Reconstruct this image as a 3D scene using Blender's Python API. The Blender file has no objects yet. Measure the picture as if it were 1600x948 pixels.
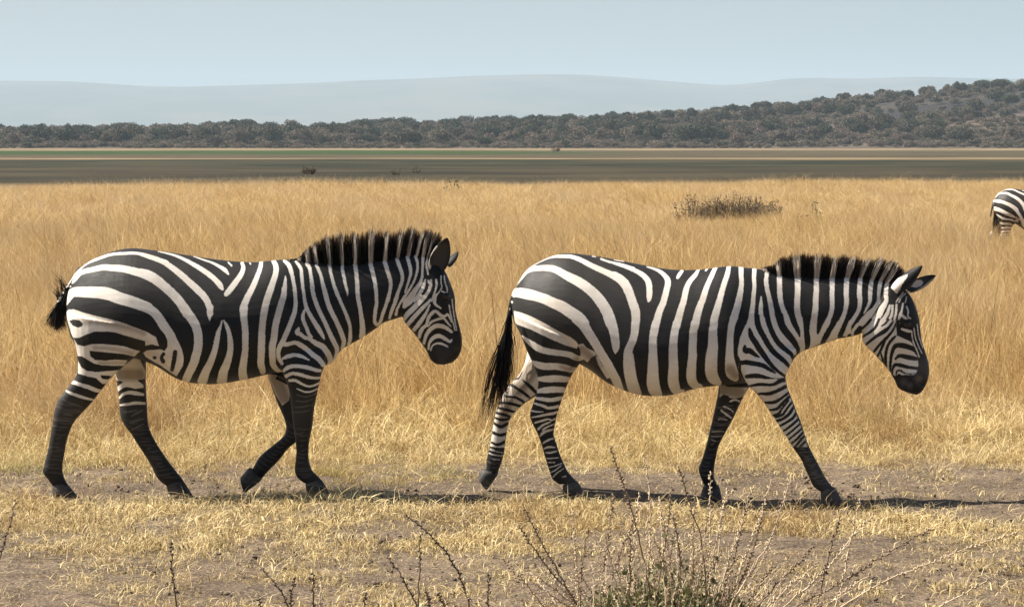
import bpy, math, random
import numpy as np
from mathutils import Vector, Matrix
random.seed(7); RNG = np.random.default_rng(11)
SC = bpy.context.scene; COL = SC.collection

# ---------------------------------------------------------------- camera, sky, sun, exposure
CAM_Y, CAM_Z, FPX = -15.0, 2.0, 4200.0
PITCH = math.atan((474 - 221) / FPX)
cam = bpy.data.cameras.new("camera"); cam_o = bpy.data.objects.new("camera", cam); COL.objects.link(cam_o)
cam_o.location = (0, CAM_Y, CAM_Z); cam_o.rotation_euler = (math.pi / 2 - PITCH, 0, 0)
cam.sensor_fit = 'HORIZONTAL'; cam.sensor_width = 36; cam.lens = 36 * FPX / 1600
cam.clip_start = 0.1; cam.clip_end = 40000
SC.camera = cam_o

SUN_DIR = Vector((-1.0, 0.20, 1.18)).normalized()      # towards the sun: from the left, a little beyond the animals
SUN_EL = math.asin(SUN_DIR.z); SUN_ROT = math.atan2(SUN_DIR.x, SUN_DIR.y)
world = bpy.data.worlds.new("World"); SC.world = world; world.use_nodes = True
wn = world.node_tree; wn.nodes.clear()
sky = wn.nodes.new('ShaderNodeTexSky'); sky.sky_type = 'NISHITA'; sky.sun_disc = False
sky.sun_elevation = SUN_EL; sky.sun_rotation = SUN_ROT
sky.altitude = 1200; sky.air_density = 1.0; sky.dust_density = 4.5; sky.ozone_density = 1.2
bg = wn.nodes.new('ShaderNodeBackground'); bg.inputs['Strength'].default_value = 0.050
wo = wn.nodes.new('ShaderNodeOutputWorld')
wn.links.new(sky.outputs[0], bg.inputs[0]); wn.links.new(bg.outputs[0], wo.inputs[0])
sun = bpy.data.lights.new("sun", 'SUN'); sun.energy = 5.0; sun.angle = math.radians(0.53); sun.color = (1.0, 0.93, 0.82)
sun_o = bpy.data.objects.new("sun", sun); COL.objects.link(sun_o)
sun_o.rotation_euler = SUN_DIR.to_track_quat('Z', 'Y').to_euler()
sun_o.location = (-30, 10, 40)
SC.view_settings.view_transform = 'Standard'; SC.view_settings.look = 'None'
SC.view_settings.gamma = 1; SC.view_settings.use_curve_mapping = False
SC.view_settings.exposure = 1.1
SC.render.engine = 'CYCLES'
SC.cycles.max_bounces = 6; SC.cycles.diffuse_bounces = 3; SC.cycles.glossy_bounces = 2
SC.cycles.transmission_bounces = 3; SC.cycles.volume_bounces = 1; SC.cycles.transparent_max_bounces = 8
SC.cycles.use_denoising = True

# ---------------------------------------------------------------- helpers
CAM = np.array([0, CAM_Y, CAM_Z]); _c, _s = math.cos(PITCH), math.sin(PITCH)
FWD = np.array([0, _c, -_s]); UP = np.array([0, _s, _c]); RIGHT = np.array([1., 0, 0])
def ray(px, py):
    px = np.asarray(px, float); py = np.asarray(py, float)
    return FWD + ((px - 800) / FPX)[..., None] * RIGHT - ((py - 474) / FPX)[..., None] * UP
def unproj(px, py, p0, n, off=0.0):
    d = ray(px, py); t = ((p0 - CAM) @ n + np.asarray(off)) / (d @ n)
    return CAM + d * t[..., None]
def proj(P):
    q = P - CAM; z = q @ FWD
    return np.stack([800 + FPX * (q @ RIGHT) / z, 474 - FPX * (q @ UP) / z], -1)
def on_ground(px, py, z=0.0):
    d = ray(px, py); t = (z - CAM_Z) / d[..., 2]
    return CAM + d * t[..., None]
def tag(o, label=None, cat=None, group=None, kind=None):
    if label: o['label'] = label
    if cat: o['category'] = cat
    if group: o['group'] = group
    if kind: o['kind'] = kind
    return o
def mesh_from(name, verts, faces, mats=(), smooth=True, link=True, parent=None, attrs=None):
    """verts (n,3); faces: list of lists, or an int array (m,k)"""
    me = bpy.data.meshes.new(name)
    verts = np.asarray(verts, np.float32)
    if isinstance(faces, np.ndarray):
        m, k = faces.shape
        me.vertices.add(len(verts)); me.vertices.foreach_set('co', verts.ravel())
        me.loops.add(m * k); me.loops.foreach_set('vertex_index', faces.astype(np.int32).ravel())
        me.polygons.add(m); me.polygons.foreach_set('loop_start', np.arange(0, m * k, k, dtype=np.int32))
        me.update(calc_edges=True)
    else:
        me.from_pydata([tuple(map(float, v)) for v in verts], [], [tuple(map(int, f)) for f in faces])
        me.update()
    if smooth: me.polygons.foreach_set('use_smooth', np.ones(len(me.polygons), bool))
    for m_ in mats: me.materials.append(m_)
    for an, av in (attrs or {}).items():
        av = np.asarray(av, np.float32)
        if av.ndim == 1:
            me.attributes.new(an, 'FLOAT', 'POINT').data.foreach_set('value', av)
        else:
            me.attributes.new(an, 'FLOAT_VECTOR', 'POINT').data.foreach_set('vector', av.ravel())
    me.validate()
    o = bpy.data.objects.new(name, me)
    if link: COL.objects.link(o)
    if parent is not None: o.parent = parent
    return o
def empty(name, loc):
    o = bpy.data.objects.new(name, None); COL.objects.link(o); o.location = loc; o.empty_display_size = 0.2; return o
def crom(P, n):
    """Catmull-Rom through rows of P, n sub-steps per span"""
    P = np.asarray(P, float); Q = np.vstack([2 * P[0] - P[1], P, 2 * P[-1] - P[-2]]); out = []
    for i in range(1, len(Q) - 2):
        for t in np.arange(n) / n:
            a, b, c, d = Q[i - 1], Q[i], Q[i + 1], Q[i + 2]
            out.append(.5 * ((2 * b) + (c - a) * t + (2 * a - 5 * b + 4 * c - d) * t * t + (3 * b - a - 3 * c + d) * t ** 3))
    out.append(P[-1]); return np.array(out)
def vnoise(x, y, seed=0):
    """smooth value noise, -1..1"""
    xi = np.floor(x).astype(np.int64); yi = np.floor(y).astype(np.int64); fx = x - xi; fy = y - yi
    def h(a, b):
        n = (a * 374761393 + b * 668265263 + seed * 982451653) & 0x7fffffff
        n = ((n ^ (n >> 13)) * 1274126177) & 0x7fffffff
        return ((n ^ (n >> 16)) & 0xffff) / 32767.5 - 1
    u = fx * fx * (3 - 2 * fx); v = fy * fy * (3 - 2 * fy)
    return (h(xi, yi) * (1 - u) + h(xi + 1, yi) * u) * (1 - v) + (h(xi, yi + 1) * (1 - u) + h(xi + 1, yi + 1) * u) * v
def fbm(x, y, o=4, seed=0):
    s = 0; a = .5
    for i in range(o): s = s + a * vnoise(x * 2 ** i, y * 2 ** i, seed + i); a *= .5
    return s
class NT:
    """tiny node-tree writer"""
    def __init__(self, name):
        self.m = bpy.data.materials.new(name); self.m.use_nodes = True; self.t = self.m.node_tree; self.t.nodes.clear()
        self.out = self.t.nodes.new('ShaderNodeOutputMaterial')
    def n(self, typ, ins=None, **kw):
        nd = self.t.nodes.new(typ)
        for k, v in kw.items(): setattr(nd, k, v)
        for k, v in (ins or {}).items(): self.set(nd, k, v)
        return nd
    def set(self, nd, k, v):
        if isinstance(v, bpy.types.NodeSocket): self.t.links.new(v, nd.inputs[k])
        elif isinstance(v, bpy.types.Node): self.t.links.new(v.outputs[0], nd.inputs[k])
        else: nd.inputs[k].default_value = v
    def attr(self, name, typ='GEOMETRY'): return self.n('ShaderNodeAttribute', attribute_name=name, attribute_type=typ)
    def math(self, op, a, b=0.0, clamp=False):
        nd = self.n('ShaderNodeMath', operation=op, use_clamp=clamp); self.set(nd, 0, a); self.set(nd, 1, b); return nd.outputs[0]
    def mix(self, f, a, b, blend='MIX'):
        nd = self.n('ShaderNodeMix', data_type='RGBA', blend_type=blend); self.set(nd, 0, f)
        self.set(nd, 6, a if not isinstance(a, tuple) else (*a, 1)); self.set(nd, 7, b if not isinstance(b, tuple) else (*b, 1)); return nd.outputs[2]
    def noise(self, vec, scale, detail=3, rough=.55, out='Fac'):
        nd = self.n('ShaderNodeTexNoise', {'Scale': scale, 'Detail': detail, 'Roughness': rough})
        if vec is not None: self.set(nd, 'Vector', vec)
        return nd.outputs[out]
    def ramp(self, f, a, b, lo=0.0, hi=1.0, smooth=True):
        nd = self.n('ShaderNodeMapRange', {'From Min': a, 'From Max': b, 'To Min': lo, 'To Max': hi}, interpolation_type='SMOOTHSTEP' if smooth else 'LINEAR')
        self.set(nd, 0, f); return nd.outputs[0]
    def geo_pos(self): return self.n('ShaderNodeNewGeometry').outputs['Position']
    def obj_pos(self): return self.n('ShaderNodeTexCoord').outputs['Object']
    def mapping(self, v, scale):
        nd = self.n('ShaderNodeMapping', {'Scale': scale}); self.set(nd, 'Vector', v); return nd.outputs[0]
    def bsdf(self, color, rough=.7, spec=.3, normal=None, **ins):
        p = self.n('ShaderNodeBsdfPrincipled', {'Roughness': rough, 'Specular IOR Level': spec})
        self.set(p, 'Base Color', color if not isinstance(color, tuple) else (*color, 1))
        if normal is not None: self.set(p, 'Normal', normal)
        for k, v in ins.items(): self.set(p, k.replace('_', ' '), v)
        return p
    def bump(self, h, strength=.5, dist=.01):
        nd = self.n('ShaderNodeBump', {'Strength': strength, 'Distance': dist}); self.set(nd, 'Height', h); return nd.outputs[0]
    def done(self, sh, disp=None):
        self.t.links.new(sh.outputs[0] if isinstance(sh, bpy.types.Node) else sh, self.out.inputs[0]); return self.m
# ---------------------------------------------------------------- terrain
def _contact(px, py, p0, psi, off):
    n = np.array([-math.sin(psi), math.cos(psi), 0]); return unproj(px, py, np.array(p0, float), n, off)
_Z1, _Z2 = (-1.46, .25, 0), (.93, .2, 0)
CONTACT = np.array([_contact(*q) for q in [(101, 775, _Z1, 0, -.12), (282, 772, _Z1, 0, .12), (498, 772.6, _Z1, 0, -.11), (386, 771, _Z1, 0, .11),
                                            (898, 773, _Z2, -.133, -.12), (759, 766, _Z2, -.133, .12), (1301, 788.5, _Z2, -.133, -.11), (1111, 781, _Z2, -.133, .11)]])
_R = .42
_K = np.exp(-((CONTACT[:, None, :2] - CONTACT[None, :, :2]) ** 2).sum(-1) / (2 * _R * _R))
_W = np.linalg.solve(_K, CONTACT[:, 2] + .004)
RIDGE = np.array([(-400, 3.0), (0, 3.3), (200, 3.6), (400, 4.0), (650, 5.0), (800, 6.3), (1000, 8.6), (1150, 11.5), (1250, 14), (1350, 17), (1450, 19.5), (1600, 23), (2000, 29)])
def ground_z(x, y):
    x = np.asarray(x, float); y = np.asarray(y, float); z = np.zeros(np.broadcast(x, y).shape)
    for (cx, cy, _), w in zip(CONTACT, _W): z = z + w * np.exp(-((x - cx) ** 2 + (y - cy) ** 2) / (2 * _R * _R))
    D = np.maximum(y + 15, 1.0)
    r = np.interp(800 + FPX * x / D, RIDGE[:, 0], RIDGE[:, 1])
    t = np.clip((D - 790) / 330, 0, 1); t = t * t * (3 - 2 * t)
    fall = np.clip((D - 1150) / 900, 0, 1)
    z = z + r * t * (1 - .6 * fall) + t * 1.2 * vnoise(x / 60, D / 60, 3)
    return z
def ground_fine(x, y):
    D = y + 15; a = np.clip((26 - D) / 8, 0, 1)
    return a * (.024 * fbm(x * 5, y * 4, 5, 21) + .020 * vnoise(x * 1.3, y * 1.1, 4) - .012)
rows = np.concatenate([[-60, -20, 2], np.arange(4, 9, .5), np.arange(9, 17.5, .03), np.geomspace(17.5, 100, 110), np.geomspace(101.5, 1500, 130), np.geomspace(1530, 18000, 30)])
cols = np.concatenate([[-1e9], np.linspace(-2.5, -.27, 26), np.linspace(-.265, .265, 430), np.linspace(.27, 2.5, 26), [1e9]])
DD, SS = np.meshgrid(rows, cols, indexing='ij')
GX = np.clip(SS * np.maximum(DD, 8), -18000, 18000); GY = DD - 15
gv = np.stack([GX, GY, ground_z(GX, GY) + ground_fine(GX, GY)], -1).reshape(-1, 3)
nr, nc = len(rows), len(cols); i_, j_ = np.meshgrid(np.arange(nr - 1), np.arange(nc - 1), indexing='ij'); q0 = (i_ * nc + j_).ravel()
gf = np.stack([q0, q0 + 1, q0 + nc + 1, q0 + nc], -1)

def ground_material():
    m = NT('savanna_ground'); pos = m.geo_pos()
    sx = m.n('ShaderNodeSeparateXYZ'); m.set(sx, 0, pos); x, y = sx.outputs[0], sx.outputs[1]
    D = m.math('ADD', y, 15.0); slope = m.math('DIVIDE', x, m.math('MAXIMUM', D, 2.0))
    # dirt of the path and foreground
    n1 = m.noise(m.mapping(pos, (1.0, 1.6, 1)), 1.7, 5, .6); n2 = m.noise(pos, 14, 5, .65); n3 = m.noise(pos, 70, 3, .6)
    dirt = m.mix(m.ramp(n1, .35, .68), (.102, .075, .053), (.175, .131, .092))
    dirt = m.mix(m.ramp(n2, .47, .66, 0, .85), dirt, (.060, .045, .034))
    dirt = m.mix(m.ramp(n3, .54, .66, 0, .75), dirt, (.40, .31, .20))
    dirt = m.mix(m.ramp(m.noise(pos, 45, 3, .7), .58, .66, 0, .8), dirt, (.055, .041, .031))
    thatch = m.mix(m.ramp(n2, .35, .65), (.24, .16, .078), (.13, .085, .042))
    base = m.mix(m.ramp(D, 16.2, 17.2), dirt, thatch)
    # far plain in bands of dry and green growth
    st = m.mapping(pos, (.045, .055, .05)); w1 = m.noise(st, 1.0, 5, .6); st2 = m.mapping(pos, (.0035, .012, .01)); w2 = m.noise(st2, 1.0, 4, .6)
    w3 = m.noise(m.mapping(pos, (.018, .03, .03)), 1.0, 4, .6)
    Dn = m.math('MULTIPLY', D, m.math('ADD', .81, m.math('ADD', m.math('MULTIPLY', w2, .26), m.math('MULTIPLY', w3, .16))))
    olive = m.mix(m.ramp(w1, .35, .65), (.024, .021, .012), (.056, .045, .025))
    olive2 = m.mix(m.ramp(w1, .40, .62), (.018, .020, .011), (.048, .042, .022))
    tan = m.mix(m.ramp(w1, .35, .65), (.24, .175, .10), (.13, .10, .055))
    brown = m.mix(m.ramp(w1, .35, .65), (.085, .066, .037), (.055, .045, .025))
    green = m.mix(m.ramp(w1, .35, .65), (.022, .046, .009), (.042, .058, .015))
    c = m.mix(m.ramp(Dn, 118, 136), base, olive)
    c = m.mix(m.ramp(Dn, 190, 230), c, olive2)
    c = m.mix(m.ramp(Dn, 285, 305), c, brown)
    c = m.mix(m.math('MULTIPLY', m.ramp(Dn, 300, 315), m.ramp(Dn, 345, 330)), c, tan)
    gl = m.mix(m.ramp(m.math('ADD', slope, m.math('MULTIPLY', m.math('SUBTRACT', w2, .5), .25)), .055, -.03), brown, green)
    c = m.mix(m.ramp(Dn, 400, 440), c, gl)
    c = m.mix(m.ramp(Dn, 585, 625), c, tan)
    # wooded slope: dry brown ground, bare pale scars and a burnt stretch on the right
    h1 = m.noise(m.mapping(pos, (.02, .012, .02)), 1.0, 4, .6)
    hill = m.mix(m.ramp(h1, .35, .65), (.085, .066, .052), (.125, .095, .07))
    right = m.ramp(slope, .10, .14)
    hill = m.mix(m.math('MULTIPLY', m.math('MULTIPLY', right, m.math('MULTIPLY', m.ramp(D, 870, 885), m.ramp(D, 950, 930))), m.ramp(h1, .55, .60)), hill, (.22, .16, .115))
    hill = m.mix(m.math('MULTIPLY', m.ramp(slope, .09, .13), m.ramp(D, 945, 970)), hill, m.mix(h1, (.075, .062, .052), (.04, .035, .032)))
    burn = m.math('MULTIPLY', m.math('MULTIPLY', m.ramp(slope, .125, .14), m.ramp(D, 955, 975)), m.ramp(D, 1060, 1035))
    hill = m.mix(m.math('MULTIPLY', burn, m.ramp(h1, .60, .52)), hill, (.030, .027, .027))
    c = m.mix(m.ramp(Dn, 770, 800), c, hill)
    near = m.ramp(D, 60, 25)
    b = m.n('ShaderNodeBump', {'Distance': .02}); m.set(b, 'Height', m.math('ADD', n2, m.math('MULTIPLY', n3, .5))); m.set(b, 'Strength', m.math('MULTIPLY', near, .8))
    return m.done(m.bsdf(c, .95, .1, b.outputs[0]))
GROUND = mesh_from('ground', gv, gf, [ground_material()]); tag(GROUND, kind='structure')

# distant range, seen through several kilometres of air
PROF = np.array([(-700, 128), (-300, 130), (0, 127), (60, 127), (130, 128), (200, 134), (270, 137), (400, 133), (480, 131), (550, 127), (600, 124), (640, 125), (700, 121), (760, 118.5), (830, 117), (880, 116), (930, 118), (990, 123), (1060, 129), (1120, 134), (1150, 135), (1190, 129), (1230, 122.5), (1260, 121), (1290, 123), (1350, 124.5), (1400, 121), (1440, 120), (1500, 123), (1600, 124), (1900, 120), (2300, 128)], float)
mpx = np.linspace(-700, 2300, 400); mr = np.interp(mpx, PROF[:, 0], PROF[:, 1]); mr = np.convolve(np.pad(mr, 6, 'edge'), np.ones(13) / 13, 'valid')
hd = np.array([8200, 8800, 9400, 10000, 10600, 11000, 11600, 12600, 13600.]); hh = np.array([0, .18, .42, .7, .9, 1, .8, .4, 0])
mv = []
for d, k in zip(hd, hh):
    X = (mpx - 800) / FPX * 11000; top = 2 + (221 - mr) / FPX * 11000
    mv.append(np.stack([X, np.full_like(X, d - 15), np.where(k > 0, top * k * (1 + (.16 * fbm(X / 1000, np.full_like(X, d / 700), 4, 8) if 0 < k < 1 else 0)), -1)], -1))
mv = np.vstack(mv); n_ = len(mpx); i_, j_ = np.meshgrid(np.arange(len(hd) - 1), np.arange(n_ - 1), indexing='ij'); q0 = (i_ * n_ + j_).ravel()
_m = NT('far_hill_slopes'); _m.done(_m.bsdf(_m.mix(_m.ramp(_m.noise(_m.mapping(_m.geo_pos(), (.003, .003, .003)), 1, 4), .4, .6), (.06, .065, .04), (.11, .09, .055)), .95, .1))
tag(mesh_from('distant_hills', mv, np.stack([q0, q0 + 1, q0 + n_ + 1, q0 + n_], -1), [_m.m]), kind='structure')

# ---------------------------------------------------------------- the dusty air of the plain
HAZE_DENSITY = .00012
def haze_box():
    x, y0, y1, z0, z1 = 18100, -100, 18100, -4.0, 440.0
    v = [(a, b, c) for a in (-x, x) for b in (y0, y1) for c in (z0, z1)]
    f = [(0, 1, 3, 2), (4, 6, 7, 5), (0, 4, 5, 1), (2, 3, 7, 6), (0, 2, 6, 4), (1, 5, 7, 3)]
    m = bpy.data.materials.new('air'); m.use_nodes = True; t = m.node_tree; t.nodes.clear()
    o = t.nodes.new('ShaderNodeOutputMaterial'); p = t.nodes.new('ShaderNodeVolumePrincipled')
    p.inputs['Color'].default_value = (.60, .75, .87, 1); p.inputs['Density'].default_value = HAZE_DENSITY; p.inputs['Anisotropy'].default_value = .0
    t.links.new(p.outputs[0], o.inputs['Volume'])
    tag(mesh_from('haze', v, f, [m], smooth=False), kind='stuff')
haze_box()

# ---------------------------------------------------------------- grass
def straw_material(name, a, b, c, transl=.3, big=None):
    m = NT(name); r = m.attr('rnd').outputs['Fac']; oi = m.n('ShaderNodeObjectInfo').outputs['Random']; pos = m.geo_pos()
    col = m.mix(m.ramp(r, .25, .85), a, b); col = m.mix(m.ramp(r, .88, .93), col, (b[0] * .45, b[1] * .42, b[2] * .42)); col = m.mix(m.ramp(oi, .55, 1.0, 0, .8), col, c)
    w = m.noise(m.mapping(pos, (.35, .22, 0)), 1, 4, .6)
    if big: col = m.mix(m.ramp(w, .44, .60, 0, .85), col, big)
    w5 = m.noise(m.mapping(pos, (.9, .55, 0)), 1, 5, .65)
    col = m.mix(m.ramp(w5, .47, .68, 0, .6), col, (b[0] * 1.05, b[1] * .92, b[2] * .85))
    d = m.bsdf(col, .62, .25); t = m.n('ShaderNodeBsdfTranslucent'); m.set(t, 0, col)
    mx = m.n('ShaderNodeMixShader', {0: transl}); m.t.links.new(d.outputs[0], mx.inputs[1]); m.t.links.new(t.outputs[0], mx.inputs[2])
    return m.done(mx)
TALL = straw_material('tall_dry_grass', (.82, .60, .27), (.36, .225, .085), (.86, .67, .36), .28, (.60, .45, .25))
SHORT = straw_material('short_straw', (.84, .67, .34), (.33, .225, .085), (.86, .72, .42), .25)
GREENISH = straw_material('short_green_grass', (.42, .36, .13), (.55, .45, .2), (.30, .29, .10), .3)

def blade_tuft(name, n, radius, h, w, lean, splay, curl, mat, seed):
    """n curved blades in a clump; h, w: (lo, hi); lean: mean bend of the tips (x, y)"""
    r = np.random.default_rng(seed); seg = 4
    a = r.random(n) * 2 * math.pi; q = radius * np.sqrt(r.random(n)); bx = q * np.cos(a); by = q * np.sin(a)
    H = r.uniform(*h, n); W = r.uniform(*w, n) / 2
    dx = lean[0] + r.normal(0, splay, n); dy = lean[1] + r.normal(0, splay, n); fa = r.random(n) * math.pi
    V = []
    for t in np.linspace(0, 1, seg + 1):
        k = t ** curl; droop = 1 - .28 * t * t * np.minimum(np.hypot(dx, dy), 1.6)
        cx = bx + dx * H * k; cy = by + dy * H * k; cz = H * t * droop - .02 * (t == 0)
        ww = W * (1 - .9 * t ** 1.6); V += [np.stack([cx - np.cos(fa) * ww, cy - np.sin(fa) * ww, cz], -1), np.stack([cx + np.cos(fa) * ww, cy + np.sin(fa) * ww, cz], -1)]
    V = np.stack(V, 1); k = 2 * (seg + 1); base = np.arange(n)[:, None] * k
    F = np.stack([base + np.array([2 * i, 2 * i + 1, 2 * i + 3, 2 * i + 2]) for i in range(seg)], 1).reshape(-1, 4)
    return mesh_from(name, V.reshape(-1, 3), F, [mat], link=False, attrs=dict(rnd=np.repeat(r.random(n), k)))

def scatter(name, pts, rotz, scl, variants, tilt=None, kind='stuff'):
    """one stuff object: instances of the clump variants on the points"""
    me = bpy.data.meshes.new(name); me.vertices.add(len(pts)); me.vertices.foreach_set('co', np.asarray(pts, np.float32).ravel())
    rot = np.zeros((len(pts), 3), np.float32); rot[:, 2] = rotz
    if tilt is not None: rot[:, :2] = tilt
    me.attributes.new('rot', 'FLOAT_VECTOR', 'POINT').data.foreach_set('vector', rot.ravel())
    me.attributes.new('scl', 'FLOAT', 'POINT').data.foreach_set('value', np.asarray(scl, np.float32))
    me.attributes.new('pick', 'INT', 'POINT').data.foreach_set('value', RNG.integers(0, len(variants), len(pts)).astype(np.int32))
    me.update(); o = bpy.data.objects.new(name, me); COL.objects.link(o)
    c = bpy.data.collections.new(name + '_clumps')
    for v in variants: c.objects.link(v)
    g = bpy.data.node_groups.new(name, 'GeometryNodeTree'); g.interface.new_socket('Geometry', in_out='INPUT', socket_type='NodeSocketGeometry'); g.interface.new_socket('Geometry', in_out='OUTPUT', socket_type='NodeSocketGeometry')
    N = g.nodes.new; L = g.links.new; gi = N('NodeGroupInput'); go = N('NodeGroupOutput'); ip = N('GeometryNodeInstanceOnPoints'); ci = N('GeometryNodeCollectionInfo')
    ci.inputs['Collection'].default_value = c; ci.inputs['Separate Children'].default_value = True; ci.inputs['Reset Children'].default_value = True
    def na(n, t): a = N('GeometryNodeInputNamedAttribute'); a.data_type = t; a.inputs['Name'].default_value = n; return a.outputs['Attribute']
    L(gi.outputs[0], ip.inputs['Points']); L(ci.outputs[0], ip.inputs['Instance']); ip.inputs['Pick Instance'].default_value = True
    L(na('pick', 'INT'), ip.inputs['Instance Index']); L(na('rot', 'FLOAT_VECTOR'), ip.inputs['Rotation']); L(na('scl', 'FLOAT'), ip.inputs['Scale']); L(ip.outputs[0], go.inputs[0])
    md = o.modifiers.new('scatter', 'NODES'); md.node_group = g
    return tag(o, kind=kind)

def field(d0, d1, per_m2, half=.235, pad=1.2):
    """random points of even density between two distances, across a little more than the view"""
    area = half * (d1 * d1 - d0 * d0) + 2 * pad * (d1 - d0); n = int(area * per_m2)
    D = np.sqrt(RNG.random(n) * (d1 * d1 - d0 * d0) + d0 * d0); x = RNG.uniform(-1, 1, n) * (half * D + pad)
    return x, D
tallv = [blade_tuft('tall_tuft', 46, .18, (.20, .82), (.003, .0062), (-.25, -.03), .40, 1.7, TALL, s) for s in range(5)]
tallv += [blade_tuft('tall_tuft', 36, .20, (.14, .58), (.003, .006), (-.35, .0), .75, 1.4, TALL, 40 + s) for s in range(2)]
midv = [blade_tuft('mid_tuft', 74, .36, (.18, .80), (.004, .0075), (-.28, -.03), .45, 1.8, TALL, 10 + s) for s in range(5)]
farv = [blade_tuft('far_tuft', 120, .8, (.22, .76), (.007, .012), (-.28, 0), .75, 1.8, TALL, 20 + s) for s in range(4)]
shortv = [blade_tuft('short_tuft', 40, .13, (.03, .14), (.003, .006), (-.1, 0), .85, 1.5, SHORT, 30 + s) for s in range(6)]
strawv = [blade_tuft('straw_tuft', 26, .13, (.010, .055), (.003, .0062), (0, 0), 1.5, 1.3, SHORT, 50 + s) for s in range(6)]
litterv = [blade_tuft('straw_litter', 20, .16, (.006, .020), (.003, .006), (0, 0), 3.0, 1.2, SHORT, 80 + s) for s in range(5)]
greenv = [blade_tuft('green_tuft', 40, .11, (.04, .11), (.003, .005), (0, 0), .7, 1.5, GREENISH, 60 + s) for s in range(3)]
P_ = []; S_ = []; Vn = []
def add(x, D, s, keep=None):
    k = np.ones(len(x), bool) if keep is None else keep
    P_.append(np.stack([x, D - 15, ground_z(x, D - 15) - .01], -1)[k]); S_.append(s[k])
def flush(name, variants, spin=True, tilt=.12):
    pts = np.vstack(P_); s = np.concatenate(S_); P_.clear(); S_.clear(); m = len(pts)
    return scatter(name, pts, RNG.normal(0, .55, m) if not spin else RNG.random(m) * 6.283, s, variants, RNG.normal(0, tilt, (m, 2)))
x, D = field(16.6, 30, 30); edge = 17.6 + .9 * fbm(x * .7, D * .2, 3, 2)
h = np.clip((D - edge) / 2.2, 0, 1); lum = fbm(x * .55, D * .3, 3, 6)
add(x, D, (.42 + .55 * h) * (1 + .45 * lum) * RNG.uniform(.8, 1.15, len(x)), (D > edge) & (RNG.random(len(x)) < .5 + .5 * h) & (fbm(x * 2.2, D * 1.6, 3, 77) > -.30))
flush('tall_grass', tallv, False)
x, D = field(29, 52, 13); add(x, D, (1 + .42 * fbm(x * .3, D * .15, 3, 6)) * RNG.uniform(.8, 1.1, len(x))); flush('tall_grass', midv, False)
x, D = field(50, 128, 4.2); add(x, D, (1 + .38 * fbm(x * .15, D * .07, 3, 6)) * RNG.uniform(.5, .85, len(x)), D < 108 + 40 * x / D + 9 * fbm(x * .08, D * .02, 3, 12)); flush('tall_grass', farv, False)
# shorter growth along the edge of the tall grass
x, D = field(15.9, 19.6, 95); e = 16.25 + .35 * fbm(x * .9, D, 3, 31)
add(x, D, RNG.uniform(.6, 1.15, len(x)) * np.clip(.55 + (D - e) * .55, .5, 1.9), (D > e) & (RNG.random(len(x)) < np.clip((D - e) * 1.6 + .25, 0, 1)))
flush('short_grass', shortv)
# trampled straw in front of the path, and sparse patches over the bare earth
x, D = field(10.2, 16.6, 260, .235, .6); s = x / D * FPX + 800
back = 15.22 - .75 * np.clip((s - 650) / 600, 0, 1) + .14 * fbm(x * 2.2, D * 2, 3, 41); front = 13.25 + .35 * np.clip((s - 900) / 500, 0, 1) + .5 * fbm(x * .9, D * .6, 3, 43)
n1 = fbm(x * 1.6, D * 2.0, 4, 45); n2 = fbm(x * 4.5, D * 5.5, 3, 47)
band = (D < back) & (D > front) & (n1 + .75 * n2 > -.16)
patch = (D <= front) & (n1 + .6 * n2 > .12 - .10 * np.clip((650 - s) / 600, -1, 1)); scat = RNG.random(len(x)) < .09
path = (D >= back) & (n1 * .7 + n2 > np.where(s > 760, .46, .32))
k = (band & (RNG.random(len(x)) < .72)) | (patch & (RNG.random(len(x)) < .5)) | scat | (path & (RNG.random(len(x)) < .4))
add(x, D, RNG.uniform(.55, 1.15, len(x)) * np.where(band, 1.0, .75), k)
flush('trampled_straw', strawv, True, .25)
x, D = field(10.2, 17.2, 165, .235, .6); n1 = fbm(x * 2.1, D * 3.0, 4, 91)
add(x, D, RNG.uniform(.6, 1.3, len(x)), RNG.random(len(x)) < np.clip(.38 + 1.3 * n1 - np.where(x > -.1, .62, .40) * ((D > 15.2 - .7 * np.clip((x + .5) / 2.1, 0, 1)) & (D < 16.15)), .04, .9))
flush('straw_litter', litterv, True, .1)
x, D = field(15.6, 17.4, 26); add(x, D, RNG.uniform(.5, 1.1, len(x)), fbm(x * 1.1, D * 1.2, 3, 51) > .27); flush('green_grass', greenv)

# crumbs and clods of dry earth on the bare ground
def clod(seed):
    r = np.random.default_rng(seed); t = np.linspace(0, math.pi, 6); q = np.arange(8) / 8 * 2 * math.pi
    v = np.stack([np.sin(t)[:, None] * np.cos(q), np.sin(t)[:, None] * np.sin(q), np.cos(t)[:, None] * np.ones(8)], -1).reshape(-1, 3)
    v = v * (.013 * (1 + .35 * vnoise(v[:, 0] * 1.7 + seed, v[:, 1] * 1.7 + v[:, 2], seed)))[:, None] * [1.2, .9, .6]
    i, j = np.meshgrid(np.arange(5), np.arange(8), indexing='ij'); k = (j + 1) % 8
    return mesh_from('clod', v, np.stack([i * 8 + j, (i + 1) * 8 + j, (i + 1) * 8 + k, i * 8 + k], -1).reshape(-1, 4), [CLOD], link=False)
_c2 = NT('dry_clod'); CLOD = _c2.done(_c2.bsdf(_c2.mix(_c2.n('ShaderNodeObjectInfo').outputs['Random'], (.10, .076, .055), (.21, .16, .115)), .95, .1))
x, D = field(10.4, 16.8, 150, .235, .5); n1 = fbm(x * 2.6, D * 3.4, 4, 95)
add(x, D, RNG.random(len(x)) ** 3 * 1.0 + .22, RNG.random(len(x)) < np.clip(.35 + 1.5 * n1, 0, 1)); flush('soil_crumbs', [clod(s) for s in range(5)], True, .5)
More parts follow.
